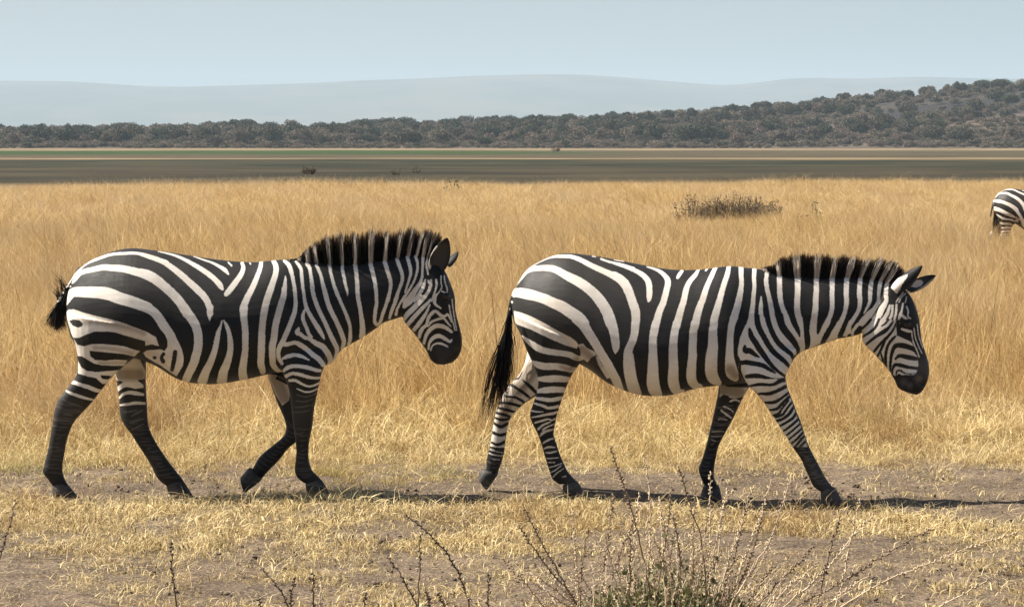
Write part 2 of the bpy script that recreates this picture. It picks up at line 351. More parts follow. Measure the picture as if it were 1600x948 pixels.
TILES = dict(A=(60,370),B=(220,370),C=(60,480),D=(220,480),E=(400,350),F=(560,350),G=(400,450),H=(560,460),
             I=(60,580),J=(50,670),K=(160,670),L=(360,560),M=(360,665),
             P=(790,385),Q=(960,390),R=(790,495),S=(960,505),T=(1130,390),U=(1130,495),V=(1290,385),X=(1290,500),
             a=(740,560),b=(740,660),c=(1080,580),d=(1060,685),e=(1180,685))
# coat markings: W / B = white / black band (x,y,width), WP / BP = white / black patch, D = soft brown wash, which paints shade inside the far hind legs
Z1_TORSO = """
W A 520,395,20 600,325,28 780,255,32 900,218,32 1050,205,32 1230,205,34 1400,250,45 1580,318,58
W B 0,215,38 150,262,50 280,310,60 400,390,68 500,470,76 600,560,80 720,670,85 800,760,80 845,860,75 855,948,75
W D 855,0,85 850,80,65 850,165,10
W A 420,570,15 450,530,40 520,445,55 640,410,60 800,378,70 900,383,78 1050,395,85 1200,430,95 1300,460,100 1430,520,110 1580,630,112
W B 0,440,98 100,470,108 200,530,108 300,620,108 400,710,112 480,800,112 525,869,112 570,948,112
W D 530,0,115 600,100,112 665,200,112 700,300,105 710,400,105 705,500,105 680,600,105 650,700,105 600,800,100 560,890,95
W A 345,840,15 365,780,60 420,690,105 520,680,125 700,685,140 850,700,150 1000,755,145 1150,800,140 1270,842,134 1350,872,126
W D 0,-20,110 60,5,110 150,50,110 215,120,110 280,220,115 350,320,110 400,420,110
WP D 330,370 450,400 500,500 530,620 520,720 440,850 380,810 250,720 160,670 60,610 30,560 80,530 250,520 290,540 330,490
B D 425,550,55 410,650,58 385,770,48
B D 280,575,45 255,620,45 275,665,55
B D 165,620,42 175,622,42
WP C 345,60 370,30 440,25 540,60 700,105 900,150 1050,195 1200,250 1350,310 1450,370 1490,480 1400,455 1320,470 1320,415 1200,385 1050,340 950,310 850,298 700,298 600,330 500,375 430,375 400,310 370,200 345,100
BP C 380,165 430,148 510,160 550,200 540,235 490,252 420,225
D C 590,190,60 750,180,60 950,215,60 1150,265,55 1300,320,50
WP C 440,390 480,460 560,480 660,455 780,452 900,462 1060,480 1160,515 1255,540 1180,605 1050,575 900,560 750,545 630,535 640,600 700,650 830,655 950,645 1100,655 1060,720 900,720 780,715 680,690 600,640 540,605 485,598 470,520
D C 700,500,40 850,505,40 1000,530,40 1150,570,35
D C 760,685,35 900,685,35 1050,680,30
WP C 490,660 530,740 600,785 720,797 870,785 1000,775 1060,745 950,860 880,900 830,940 760,890 700,870 600,850 490,815
BP C 760,835 850,840 920,850 860,890 790,885
W B 215,180,8 330,205,16 450,240,28 560,290,40 650,340,50 750,400,58 850,470,62 920,530,62 980,600,66 1010,650,25
W B 650,240,8 750,275,16 880,320,24 960,360,35 1040,410,48 1080,460,20
W B 1080,315,16 1120,355,20
W B 1250,325,40 1265,380,50 1240,460,60 1170,560,68 1110,640,70 1060,700,58 1040,720,20
W B 1345,322,14 1355,335,14
W B 1485,310,45 1475,380,50 1440,480,58 1400,580,65 1350,680,72 1300,780,80 1265,880,88 1270,948,92
W D 1275,0,92 1270,100,88 1280,200,80 1290,300,78 1290,400,78 1290,500,75 1280,600,82 1265,700,90 1255,800,102 1270,890,105
W D 1000,165,15 990,220,24 960,300,50 940,400,62 920,500,68 890,600,76 850,700,86 800,800,100 760,910,118
W D 1025,160,15 1060,230,45 1090,320,52 1105,420,66 1105,520,72 1090,600,78 1060,700,92 1020,800,108 1000,910,122
W E 215,455,50 245,520,62 245,600,66 215,700,72 180,800,80
W G 185,0,82 150,100,84 120,200,84 100,300,84 85,400,80 75,500,80 70,600,85 68,700,88 65,800,88 60,900,85 60,960,80
W L 380,80,85 400,160,70
W E 365,640,12 360,720,42 350,850,58
W G 348,0,56 340,100,72 310,200,78 280,300,80 255,400,80 235,500,80 225,600,82 205,700,85 200,800,80 205,900,80
W L 510,0,62 530,80,70 580,140,55 630,160,20
W E 350,455,35 400,500,52 430,570,52 450,650,44 470,750,44 478,800,45
W G 475,0,45 485,100,45 490,200,50 475,300,55 440,400,60 400,500,60 365,580,62 330,660,62 290,730,58 275,800,50 285,870,48 320,930,40
W G 330,690,50 380,695,52 470,672,45 530,690,58 620,750,58 700,820,62 780,880,62 830,945,58
W G 330,870,30 400,840,50 480,825,45 560,840,42 650,885,18
W E 490,465,24 530,510,40 555,560,40 565,650,40 575,750,40 580,800,38
W G 580,0,36 595,100,40 610,200,45 640,280,48 690,370,50 740,450,56 790,530,56 830,600,35 845,635,10
W G 600,270,28 580,330,40 585,400,48 620,480,44 650,560,40 680,600,42
W G 525,495,30 510,545,62 550,570,48 600,610,45 660,625,48 740,680,62 820,720,70 870,780,70 905,840,70 920,900,62 905,950,50
W E 630,490,48 660,540,44 675,620,40 690,720,48 700,800,50
W G 690,0,50 720,120,52 760,230,52 800,320,52 850,420,52 890,510,52 930,600,58 970,680,58 1000,750,52 990,820,40 960,900,25
W E 745,510,38 765,550,38 800,630,38 820,720,45 840,800,55
W G 838,0,55 870,120,58 900,220,58 950,330,56 1000,430,56 1040,520,58 1070,600,58 1085,670,52 1065,740,40
W E 880,480,40 910,520,38 920,590,38 945,690,40 970,780,42
W G 975,0,45 1010,90,45 1050,180,40 1090,270,40 1130,370,44 1160,470,40 1165,560,40 1160,640,44 1140,695,30
W E 1070,500,35 1065,560,38 1085,650,40 1105,750,36 1125,830,28 1132,885,8
W E 1220,490,50 1235,580,48 1245,680,48 1252,790,50
W G 1250,0,50 1260,120,52 1280,220,50 1295,320,50 1310,420,60 1315,520,68 1310,595,76
W E 1410,475,52 1430,560,50 1460,680,48 1480,800,45
W H 220,0,42 225,100,40 210,200,45 200,320,40 225,370,40 270,340,40 300,240,40 340,130,40 375,0,36
W F 196,680,46 216,800,44 222,890,42
W F 325,470,52 360,580,48 390,680,45 400,750,42 385,850,40 365,948,38
W F 470,415,45 510,530,45 540,620,42 540,700,40 505,800,40 470,900,42 450,948,40
W H 480,30,40 440,130,44 405,220,40 385,290,30
W F 600,395,40 625,480,42 645,570,40 640,640,34 615,720,28 590,800,22 575,850,16
W F 700,390,35 725,460,34 730,550,28 710,640,28 680,720,26 640,790,26 590,870,30 540,948,30
W H 565,20,26 520,100,26 480,180,28 465,245,38
W F 798,380,40 795,480,34 790,570,30 785,660,32 760,730,42 700,820,62 650,900,78 610,948,80
W H 650,50,100 600,100,92 565,150,45
W F 850,430,20 840,500,24 850,570,24 860,620,15
W F 830,680,12 810,740,34 780,820,44 730,890,40 690,948,30
W H 770,20,36 690,90,18
W F 860,690,15 870,730,20 895,690,24 890,760,38 860,840,38 810,900,40 770,948,36
W H 830,20,40 740,110,58 660,190,66 590,260,58 570,310,30
W F 960,690,26 965,740,25 955,800,22 930,870,20 905,948,20
W H 890,60,24 870,90,34 800,160,45 730,230,50 660,310,52 610,370,45
W H 880,130,20 840,220,34 790,300,48 740,370,52 690,430,48
W F 1020,640,16 1020,720,16 1030,780,16 1000,830,14 960,890,20 950,948,24
W H 955,0,30 940,90,40 960,130,30 1020,170,18
W F 1060,640,14 1070,720,16 1095,790,16 1095,840,14
W F 1030,830,18 1080,850,14
W H 750,530,36 760,480,46 790,420,46 840,370,34 870,280,40 920,220,42 960,210,38 1010,250,38 1060,270,30 1100,245,28 1130,290,24 1150,340,15
W H 860,390,20 900,340,30 960,312,28 1020,295,28 1060,300,28 1110,360,20 1140,390,14
W H 810,600,34 830,520,40 870,450,48 930,400,54 1000,385,54 1080,410,48 1150,460,32
W H 865,670,22 880,590,34 930,530,48 1000,510,48 1070,545,44 1130,580,32 1155,555,15
W H 890,690,14 915,630,20 960,605,20 1020,605,28 1080,630,24 1110,650,14
W H 1120,130,14 1140,250,14 1170,350,14 1190,440,14
W H 1155,60,13 1168,170,13 1187,300,13 1212,440,13
W A 370,580,18 440,480,20 510,400,14
W A 345,620,24 390,610,26
W A 300,690,22 360,690,26
W A 240,790,28 300,745,32
W A 200,860,26 215,875,26
W C 168,40,20 175,75,20
W C 160,110,16 165,118,16
W I 420,130,45 520,165,45 620,195,50 720,235,45 780,240,30
W I 340,235,16 400,270,35 500,305,35 600,335,30 680,350,20
G I 300,340,12 380,385,15 440,405,18 540,440,10
G I 310,530,12 360,530,18 420,545,12
G I 200,595,18 300,605,18 400,612,12
G I 165,665,15 230,675,14
G I 210,430,11 270,440,11
G I 450,482,12 520,495,12
W I 740,90,30 800,140,30 840,130,20
W L 660,150,36 700,115,50 760,95,48 850,95,45 950,110,48 1050,140,44 1110,150,35
W L 690,215,48 760,185,40 850,195,44 950,225,40 1050,240,30 1110,235,22
W L 730,270,34 800,270,34 880,310,30 950,340,26 1020,335,26 1100,300,20
W L 820,370,12 920,410,20 1000,405,20 1080,370,14
G L 820,445,12 900,470,14 970,465,16 1060,425,12
G L 810,520,10 920,530,14 1010,500,12
G L 800,600,9 880,598,13 960,580,13 1020,570,10
G L 790,660,9 900,655,11 980,635,9
"""
Z1_FAR = """
WP I 930,60 1050,-160 1250,-160 1320,0 1310,90 1220,110 1290,160 1300,200 1200,215 1080,190 1030,215 980,250 960,200 1000,170 1050,130 970,110
D I 1000,40,150 1250,40,150
W I 1000,325,25 1050,280,35 1130,260,45 1200,270,50 1290,285,35
W I 1010,415,20 1100,405,34 1200,390,38 1310,395,30
G I 1060,500,14 1130,495,20 1210,480,14
G I 1150,550,14 1230,505,24 1290,480,14
G I 1130,640,14 1200,610,22 1300,585,14
G I 1150,725,14 1210,690,20 1300,650,14
WP L 450,190 560,200 640,240 720,310 740,420 720,520 640,580 560,450 490,290
D L 560,250,160 660,480,160
B L 580,240,45 640,270,40 700,310,20
"""
Z2_TORSO = """
W P 300,258,9 450,178,9 580,128,24 700,122,38 800,125,45 900,155,55 1000,205,60 1100,255,65 1200,300,70 1300,345,80 1400,400,92 1480,470,105 1530,570,102
W Q 0,320,100 80,370,108 140,440,112 185,540,106 220,640,106 255,740,110 265,820,105 260,948,95
W S 255,0,95 250,100,93 230,200,92 190,290,95 170,360,105 175,420,128 180,500,138 190,600,145 210,700,145 240,800,145 275,870,120
W P 110,540,14 130,480,18 190,390,40 260,310,48 350,275,58 480,265,68 600,280,82 700,330,92 800,385,106 900,435,116 1010,510,120 1105,595,125 1185,695,132 1250,805,136 1300,945,138
W R 1277,0,137 1312,100,125 1340,200,112 1355,300,104 1360,380,82 1355,450,15
W P 100,600,50 150,570,112 280,590,128 400,620,120 500,655,122 600,700,128 700,745,136 800,810,142 900,880,142 960,948,142
W R 880,15,140 960,100,124 1025,200,116 1085,290,110 1138,380,104 1190,470,106 1250,570,114 1310,680,112 1370,790,106 1410,890,90
WP R 100,-75 190,-55 320,-5 450,60 640,170 800,250 870,300 900,350 880,392 730,345 600,292 450,222 300,150 140,92 112,60
WP R 890,340 960,330 1000,380 1100,430 1120,470 1060,500 1010,560 950,510 930,480 920,400
D R 950,400,120 1060,500,100 1150,620,60
W R 1130,500,26 1160,580,36 1210,660,40 1260,740,40
W R 205,235,20 280,300,55 350,350,75 430,400,78 550,430,74 700,450,68 800,470,72 880,510,68 940,505,55
W R 310,540,18 400,590,78 500,610,84 620,610,80 720,625,82 820,650,72 860,640,40
W R 400,765,45 520,765,82 640,760,82 740,770,72 790,765,40
W R 395,915,45 500,910,58 620,900,64 720,905,58
D R 700,620,60 800,640,70 880,520,60
W a 780,400,38 880,385,62 1000,380,72 1120,385,62
W a 755,485,25 850,500,45 950,510,48 1050,495,48 1100,480,34
W a 745,550,20 850,580,34 930,610,34 1050,590,38
W a 705,640,20 780,655,18 860,655,10
W a 720,725,14 800,710,22 900,690,28 970,680,33 1030,660,26
W a 760,790,20 850,765,24 920,745,20 960,760,20 1010,740,16
W a 800,870,28 840,830,24 900,800,20 950,780,14
W a 850,900,14 900,850,15 1000,805,14
W a 830,925,14 900,890,20 980,870,14
W b 800,75,25 840,40,24 900,5,15
W b 850,85,14 920,45,16 990,20,12
W b 820,165,14 880,120,20 980,85,14
W b 860,250,18 920,215,24 980,195,18
W b 870,320,16 930,300,24 1000,305,18
W b 890,370,15 950,370,24 1030,350,14
W b 900,440,15 960,440,16 1050,430,12
W b 920,490,13 1000,490,14
W b 940,550,13 1000,535,14 1090,500,12
W b 950,615,13 1000,590,14 1080,530,11
W b 980,670,13 1030,620,14 1110,565,11
W b 1095,670,12 1140,660,14
W P 1180,155,24 1280,190,25 1400,215,28 1500,245,32 1580,270,35
W Q 0,170,26 100,200,35 200,235,45 300,280,54 370,330,64 420,400,72 432,500,70 430,590,62 420,640,20
W P 1070,120,10 1110,128,10
W P 1340,165,9 1460,185,9
W Q 400,210,10 500,240,28 570,275,44 630,330,58 660,390,72 650,470,72 625,570,74 600,660,78 560,750,82 530,850,86 510,948,85
W S 510,0,95 490,100,98 475,200,95 475,300,100 475,400,110 475,500,125 475,600,135 475,700,150 490,800,155 530,880,120
W Q 835,262,35 800,310,44 780,345,34
W Q 1038,245,30 1000,310,48 940,380,58 895,460,64 870,560,72 850,650,75 820,740,80 790,850,88 765,948,93
W S 768,0,93 745,100,95 732,200,98 725,300,104 725,400,110 728,500,115 728,600,124 725,700,132 745,790,126 790,850,80 850,830,30
W Q 1148,235,20 1125,258,18
W Q 1248,218,48 1210,300,54 1165,400,60 1125,500,68 1095,600,74 1055,700,82 1025,800,90 995,948,93
W S 990,0,90 975,100,95 970,200,95 965,300,98 965,400,104 955,500,110 948,600,116 955,700,118 1000,765,95 1060,780,60
W Q 1412,208,48 1395,300,58 1355,420,64 1320,540,70 1290,650,76 1255,770,86 1230,870,93 1225,948,95
W S 1230,0,93 1215,100,104 1215,200,114 1215,300,128 1200,400,142 1195,500,148 1195,600,148 1225,680,135 1290,735,65
W T 220,218,58 222,330,56 225,430,56 205,560,74 180,680,82 150,780,90 125,850,92
W U 140,0,92 105,100,84 90,200,82 85,300,82 80,400,92 80,500,106 90,600,135 110,690,150 150,755,80
W T 385,245,52 380,350,50 385,450,48 375,560,50 365,680,56 350,800,62 345,850,70
W T 468,580,15 465,680,46 465,780,54 480,860,54
W T 545,252,52 535,330,48 530,400,53 545,500,54 570,600,56 590,700,60 605,800,64 612,850,64
W T 700,255,66 695,330,62 695,430,62 700,550,64 715,660,58 745,750,60 785,850,68
W T 920,240,76 920,340,74 920,450,70 918,560,68 912,650,70 915,750,76 935,850,74
W T 1150,300,66 1150,400,60 1150,500,64 1142,600,68 1140,700,70 1130,800,76 1122,850,80
W T 1345,335,62 1345,450,58 1342,550,56 1345,650,56 1340,740,53 1310,840,54
W T 1525,335,56 1520,450,60 1518,550,60 1520,650,56 1500,780,48 1465,860,48
WP U 345,0 270,110 210,250 182,380 180,460 215,540 185,620 200,700 240,770 280,800 320,850 500,948 800,948 770,800 760,750 770,710 830,640 845,560 860,480 920,450 1000,420 1050,400 1200,330 1300,300 1500,230 1580,200 1580,0
WP U 290,60 325,-15 385,-15 390,30 340,130
B U 325,150,36 335,190,56 350,240,70 400,320,74 450,400,74 500,470,68 560,550,58 620,620,48 690,680,40 760,730,34
B U 415,-15,66 425,80,74 460,170,70 510,260,70 560,350,70 620,430,68 700,500,63 770,560,54 820,620,40
B U 540,-15,70 570,100,64 610,200,66 660,290,68 720,360,68 780,410,60 840,460,52 855,500,40
B U 692,-15,100 720,90,92 770,180,92 830,250,86 880,320,76 920,390,54 925,450,40
B U 848,-15,80 880,80,72 920,160,56 945,240,18
B U 1030,-15,115 1030,80,85 1030,180,70 1040,270,76 1040,350,62 1020,420,30
B U 1224,-15,118 1190,100,72 1168,200,32
B U 1400,-15,104 1350,110,82 1290,200,74 1240,290,60 1215,340,40
B U 1562,0,92 1490,130,68 1440,240,60
B U 265,360,36 275,415,70 330,420,72 400,470,46 445,495,22
B U 225,565,56 290,560,62 380,575,62 480,595,60 560,640,48 640,690,22
B U 205,600,36 205,660,32 235,740,28 265,790,24
B U 290,735,50 400,725,62 500,740,48 600,770,44 700,775,44 760,780,44
B U 320,845,30 420,840,38 540,840,42 640,825,44 720,790,40
B U 430,945,22 560,930,38 680,900,48 790,845,48
D U 90,650,130 150,720,100
W V 80,380,60 80,500,56 80,600,56 82,700,54 80,780,52 50,880,48 20,948,44
W V 262,380,58 258,500,60 255,600,58 262,700,53 240,800,48 200,900,48 180,948,50
W V 428,390,56 420,500,58 418,600,60 425,680,53 410,780,48 360,870,48 310,948,48
W V 575,400,46 555,500,54 550,600,50 545,680,42 510,760,30 475,820,15
W V 685,410,42 665,500,48 655,600,40 650,680,46 600,770,54 540,840,84 480,900,78 430,948,60
W V 770,400,40 750,500,48 745,600,52 750,670,48 700,760,70 650,850,80 580,930,78
W V 790,730,28 760,830,42 710,900,44 660,948,40
W V 825,730,28 820,820,30 800,880,36 760,948,34
W V 875,720,26 870,800,28 855,880,28 830,948,26
W V 955,700,20 940,790,24 920,850,36 905,900,24 910,948,16
W V 940,850,36 980,880,32 1020,900,18
W V 1000,740,18 1020,800,18 1015,860,15 1050,890,13
W X 180,30,66 120,130,66 60,230,58
W X 310,30,56 270,120,48 250,185,40
W X 400,50,42 340,130,34 330,180,30
W X 10,40,48 -20,130,42
WP X 430,0 445,100 450,210 460,260 490,320 520,350 600,420 640,450 700,500 760,600 800,650 860,690 900,660 980,690 1110,670 1130,620 1145,550 1140,470 1110,390 1060,270 880,190 870,0
B X 560,-10,34 500,60,34 440,110,34 415,135,36
B X 660,-10,34 620,80,38 560,140,36 450,210,28
B X 780,-10,24 740,40,28 690,75,18
B X 835,10,22 780,90,38 720,140,56 640,190,42 560,250,34 490,310,28
B X 870,30,18 840,110,28 780,190,38 720,250,42 660,310,34 600,385,34
B X 730,250,34 700,330,34 670,390,28 640,445,32
B X 860,200,28 820,240,38 770,310,36 745,400,38 740,480,38 745,570,32
B X 680,400,22 700,470,28 720,535,18
B X 800,630,28 800,520,36 820,400,44 860,320,56 930,310,66 1020,330,66 1090,360,58 1140,420,40
B X 860,480,26 910,440,46 1000,455,60 1080,470,58 1140,480,40
B X 820,670,24 830,600,28 860,550,42 940,560,48 1020,580,44 1130,595,40
B X 870,690,16 880,630,22 920,620,22 970,650,18 1040,660,14 1110,655,12
B X 890,20,40 905,130,56 960,170,62 1030,220,48 1060,260,30
BP X 900,690 960,675 1110,672 1135,620 1145,560 1300,500 1300,900 900,900
BP X 1055,130 1080,280 1120,380 1145,470 1300,470 1200,0 1060,0
BP X 905,-12 1060,-12 1078,60 1050,105 960,95 920,50
W X 940,110,24 1000,130,36 1045,140,30
W X 1060,130,14 1080,260,14 1130,380,14 1155,450,14
W X 1092,100,13 1112,230,13 1170,370,13 1190,410,13
W X 1130,50,12 1150,200,12 1200,340,12
WP c 690,140 800,100 1155,90 1190,200 1240,360 1300,540 1400,800 1440,948 1260,948 1100,700 900,380 800,250 720,190
B c 720,180,28 850,160,42 1000,165,38 1100,115,56 1170,100,50
B c 800,290,24 860,275,34 960,275,46 1060,240,46 1190,175,48
B c 890,395,24 920,385,30 1020,380,46 1100,340,38 1210,255,34
B c 950,480,24 1060,460,38 1120,400,42 1230,295,38
B c 1010,550,38 1080,520,38 1120,460,28 1200,360,28
B c 1050,560,34 1130,530,36 1180,460,32 1250,370,30
B c 1060,610,38 1140,580,38 1220,510,42 1275,415,30
B c 1090,675,28 1190,620,34 1260,570,38 1300,500,30
B c 1140,735,24 1230,670,34 1315,595,34
B c 1180,785,25 1260,720,28 1345,645,25
B c 1210,835,25 1290,770,28 1375,695,25
B c 1240,885,26 1310,830,34 1395,735,30
B c 1270,945,30 1340,860,34 1405,785,25
B c 1320,955,36 1400,870,36
B c 1260,960,60 1440,960,60
G e 425,30,13 480,-40,13
G e 485,95,13 540,10,14
G e 570,95,13 600,20,13
G e 610,250,10 640,225,10
G e 720,440,12 760,400,12
W V 905,690,14 935,630,14 985,580,12
W V 985,690,14 1000,620,13
W V 870,690,13 900,640,13 960,570,12
W P 75,680,22 80,690,22
W P 55,770,24 60,780,24
W P 45,880,24 50,890,24
W R 35,35,22 38,45,22
W R 32,98,20 40,88,20
W R 18,178,20 28,168,20
W R 8,250,18 14,245,18
"""
Z2_FAR = """
WP a 640,-150 820,-100 900,300 790,420 600,560 500,700 430,800 415,948 230,948 250,760 290,600 420,330 520,220
WP b 230,-20 430,-20 400,200 385,330 200,330
D a 700,150,200 560,350,200
D a 400,550,150 340,800,150
B a 470,255,34 520,248,30 560,240,22 600,165,12
B a 600,260,14 680,330,45 790,435,38
B a 440,310,38 540,370,38 640,440,38 690,480,30
B a 400,470,25 520,480,34 620,535,34
B a 310,545,30 430,550,38 570,585,38
B a 270,600,25 400,630,38 510,660,30
B a 265,665,30 370,690,38 450,715,30
B a 250,725,25 350,755,38 450,740,30
B a 230,780,25 330,840,44 420,800,38
B a 220,900,30 330,945,40 430,910,30
B b 220,120,30 300,150,30 410,140,46
B b 210,240,25 300,270,38 400,230,46
B b 190,300,25 290,320,28 400,320,24
W b 200,330,12 280,355,13 360,370,12
W b 190,375,12 260,400,14 360,410,12
W b 230,450,12 320,460,12
WP c 360,150 450,190 700,200 650,310 560,330 480,330 460,300 400,285 350,320
D c 400,200,200 600,260,150
W c 480,370,18 540,350,24 600,370,18
W c 370,480,20 420,520,28 490,570,24
W c 400,430,16 470,460,15 520,500,14
W c 340,600,16 360,580,14 440,600,14
W c 260,745,20 330,740,18 400,740,14
W c 250,800,14 320,800,14 390,800,12
W c 250,840,14 300,865,13
D c 300,600,250 300,850,250
"""
# ---------------------------------------------------------------- zebras
def parse_marks(txt):
    items = []
    for ln in txt.strip().splitlines():
        p = ln.split(); kind = p[0]; ox, oy = TILES[p[1]]
        v = np.array([[float(q) for q in s.split(',')] for s in p[2:]]); v /= 7.9; v[:, 0] += ox; v[:, 1] += oy
        if not kind.endswith('P') and len(v) > 2: v = crom(v, 4)
        items.append((kind, v))
    return items
def sd_stroke(p, v):
    d = np.full(len(p), 1e9)
    for i in range(len(v) - 1):
        a, b = v[i, :2], v[i + 1, :2]; ra, rb = v[i, 2] / 2, v[i + 1, 2] / 2
        ab = b - a; t = np.clip(((p - a) @ ab) / max(ab @ ab, 1e-9), 0, 1)
        d = np.minimum(d, np.linalg.norm(p - a - t[:, None] * ab, axis=1) - (ra + (rb - ra) * t))
    return d
def sd_poly(p, v):
    d = np.full(len(p), 1e9); ins = np.zeros(len(p), bool); n = len(v)
    for i in range(n):
        a, b = v[i], v[(i + 1) % n]; ab = b - a
        t = np.clip(((p - a) @ ab) / max(ab @ ab, 1e-9), 0, 1)
        d = np.minimum(d, np.linalg.norm(p - a - t[:, None] * ab, axis=1))
        c = (a[1] > p[:, 1]) != (b[1] > p[:, 1])
        ins ^= c & (p[:, 0] < (b[0] - a[0]) * (p[:, 1] - a[1]) / (b[1] - a[1] + 1e-12) + a[0])
    return np.where(ins, -d, d)
def eval_marks(p, items, M=9.0):
    """signed coat field in trace pixels: <0 white, >0 black; second value: soft brown wash"""
    f = np.full(len(p), M); w = np.zeros(len(p)); g = np.zeros(len(p))
    for kind, v in items:
        lo = v[:, :2].min(0) - M - 12; hi = v[:, :2].max(0) + M + 12
        k = np.where(((p > lo) & (p < hi)).all(1))[0]
        if not len(k): continue
        d = sd_poly(p[k], v) if kind.endswith('P') else sd_stroke(p[k], v)
        d = np.clip(d, -M, M)
        if kind[0] == 'W': f[k] = np.minimum(f[k], d)
        elif kind[0] == 'B': f[k] = np.maximum(f[k], -d)
        elif kind[0] == 'H': g[k] = np.maximum(g[k], .62 * np.clip(.5 - d / 1.8, 0, 1))
        elif kind[0] == 'G': g[k] = np.maximum(g[k], np.clip(.5 - d / 1.6, 0, 1))
        else: w[k] = np.maximum(w[k], np.clip(.5 - d / 8, 0, 1))
    return f, w, g

def loft(st, plane, sub=5, seg=40, ex=2.2, offs=0.0, egg=0.0):
    """st rows: (x1,y1,x2,y2,half width[,offset]) in trace pixels; closed tube of oval sections"""
    p0, n = plane; st = np.array([list(r) + [offs] * (6 - len(r)) for r in st], float)
    st = crom(st, sub); st[:, 4] = np.maximum(st[:, 4], .008)
    A = unproj(st[:, 0], st[:, 1], p0, n, st[:, 5]); B = unproj(st[:, 2], st[:, 3], p0, n, st[:, 5])
    c = (A + B) / 2; h = (A - B) / 2; t = np.arange(seg) / seg * 2 * math.pi
    ct = np.sign(np.cos(t)) * np.abs(np.cos(t)) ** (2 / ex); s_ = np.sign(np.sin(t)) * np.abs(np.sin(t)) ** (2 / ex)
    V = c[:, None] + h[:, None] * ct[None, :, None] + n * (st[:, 4][:, None] * (s_ * (1 - egg * np.cos(t)))[None])[..., None]
    m = len(st); V = V.reshape(-1, 3); i = np.arange(m - 1)[:, None] * seg; j = np.arange(seg); k = (j + 1) % seg
    F = np.stack([i + j, i + k, i + seg + k, i + seg + j], -1).reshape(-1, 4)
    V = np.vstack([V, c[:1], c[-1:]]); a, b = len(V) - 2, len(V) - 1
    T = [[a, kk, jj] for jj, kk in zip(j, k)] + [[b, (m - 1) * seg + jj, (m - 1) * seg + kk] for jj, kk in zip(j, k)]
    return V, F.tolist() + T
def joined(parts):
    V = []; F = []; o = 0
    for v, f in parts:
        V.append(v); F += [[q + o for q in r] for r in f]; o += len(v)
    return np.vstack(V), F
def remeshed(V, F, voxel, iters=6):
    o = mesh_from('proto_body', V, F)
    md = o.modifiers.new('r', 'REMESH'); md.mode = 'VOXEL'; md.voxel_size = voxel
    dg = bpy.context.evaluated_depsgraph_get(); ev = o.evaluated_get(dg); me = ev.to_mesh()
    nv = len(me.vertices); co = np.empty(nv * 3, np.float32); me.vertices.foreach_get('co', co); co = co.reshape(-1, 3).astype(float)
    ed = np.empty(len(me.edges) * 2, np.int32); me.edges.foreach_get('vertices', ed); ed = ed.reshape(-1, 2)
    lt = np.empty(len(me.polygons), np.int32); me.polygons.foreach_get('loop_total', lt)
    lv = np.empty(len(me.loops), np.int32); me.loops.foreach_get('vertex_index', lv)
    assert (lt == 4).all(); fa = lv.reshape(-1, 4)
    ev.to_mesh_clear(); bpy.data.objects.remove(o)
    deg = np.bincount(ed.ravel(), minlength=nv)[:, None]
    def lap(p):
        s = np.stack([np.bincount(ed[:, 0], p[ed[:, 1], a], nv) + np.bincount(ed[:, 1], p[ed[:, 0], a], nv) for a in range(3)], 1)
        return s / deg - p
    for _ in range(iters): co = co + .55 * lap(co); co = co - .57 * lap(co)
    return co, fa

def ear_mesh(plane, base, tip, width, ob, ot, open_dir, cup, nu=14, nv=9):
    p0, n = plane
    b = unproj(*base, p0, n, ob); t = unproj(*tip, p0, n, ot); ax = t - b; L = np.linalg.norm(ax); ax /= L
    od = np.array(open_dir, float); od -= ax * (od @ ax); od /= np.linalg.norm(od); ac = np.cross(ax, od)
    u = np.linspace(0, 1, nu)[:, None]; v = np.linspace(-1, 1, nv)[None]
    wd = width * np.clip(np.sin(np.pi * (.18 + .82 * u ** .9)), .02, 1) ** .65 * np.ones_like(v)
    curl = cup * (1 - .45 * u)
    P = b + ax * (u * L * np.ones_like(v))[..., None] + ac * (wd * np.sin(v * curl) / np.sin(curl))[..., None] \
        - od * (wd * (np.cos(v * curl) - np.cos(curl)) / np.sin(curl))[..., None]
    back = P - od * .007
    V = np.vstack([P.reshape(-1, 3), back.reshape(-1, 3)]); N = nu * nv; F = []
    for i in range(nu - 1):
        for j in range(nv - 1):
            a = i * nv + j; F.append([a, a + 1, a + nv + 1, a + nv]); F.append([N + a, N + a + nv, N + a + nv + 1, N + a + 1])
    bd = [j for j in range(nv)] + [i * nv + nv - 1 for i in range(1, nu)] + [(nu - 1) * nv + j for j in range(nv - 2, -1, -1)] + [i * nv for i in range(nu - 2, 0, -1)]
    for a, c in zip(bd, bd[1:] + bd[:1]): F.append([a, N + a, N + c, c])
    inner = np.zeros(len(V)); rim = np.abs(np.repeat(v, nu, 0)).ravel()
    inner[:N] = np.clip((.92 - rim) / .25, 0, 1)
    uu = np.repeat(u, nv, 1).ravel(); inner[:N] *= np.clip((.93 - uu) / .2, 0, 1)
    return V, F, inner, np.concatenate([uu, uu])

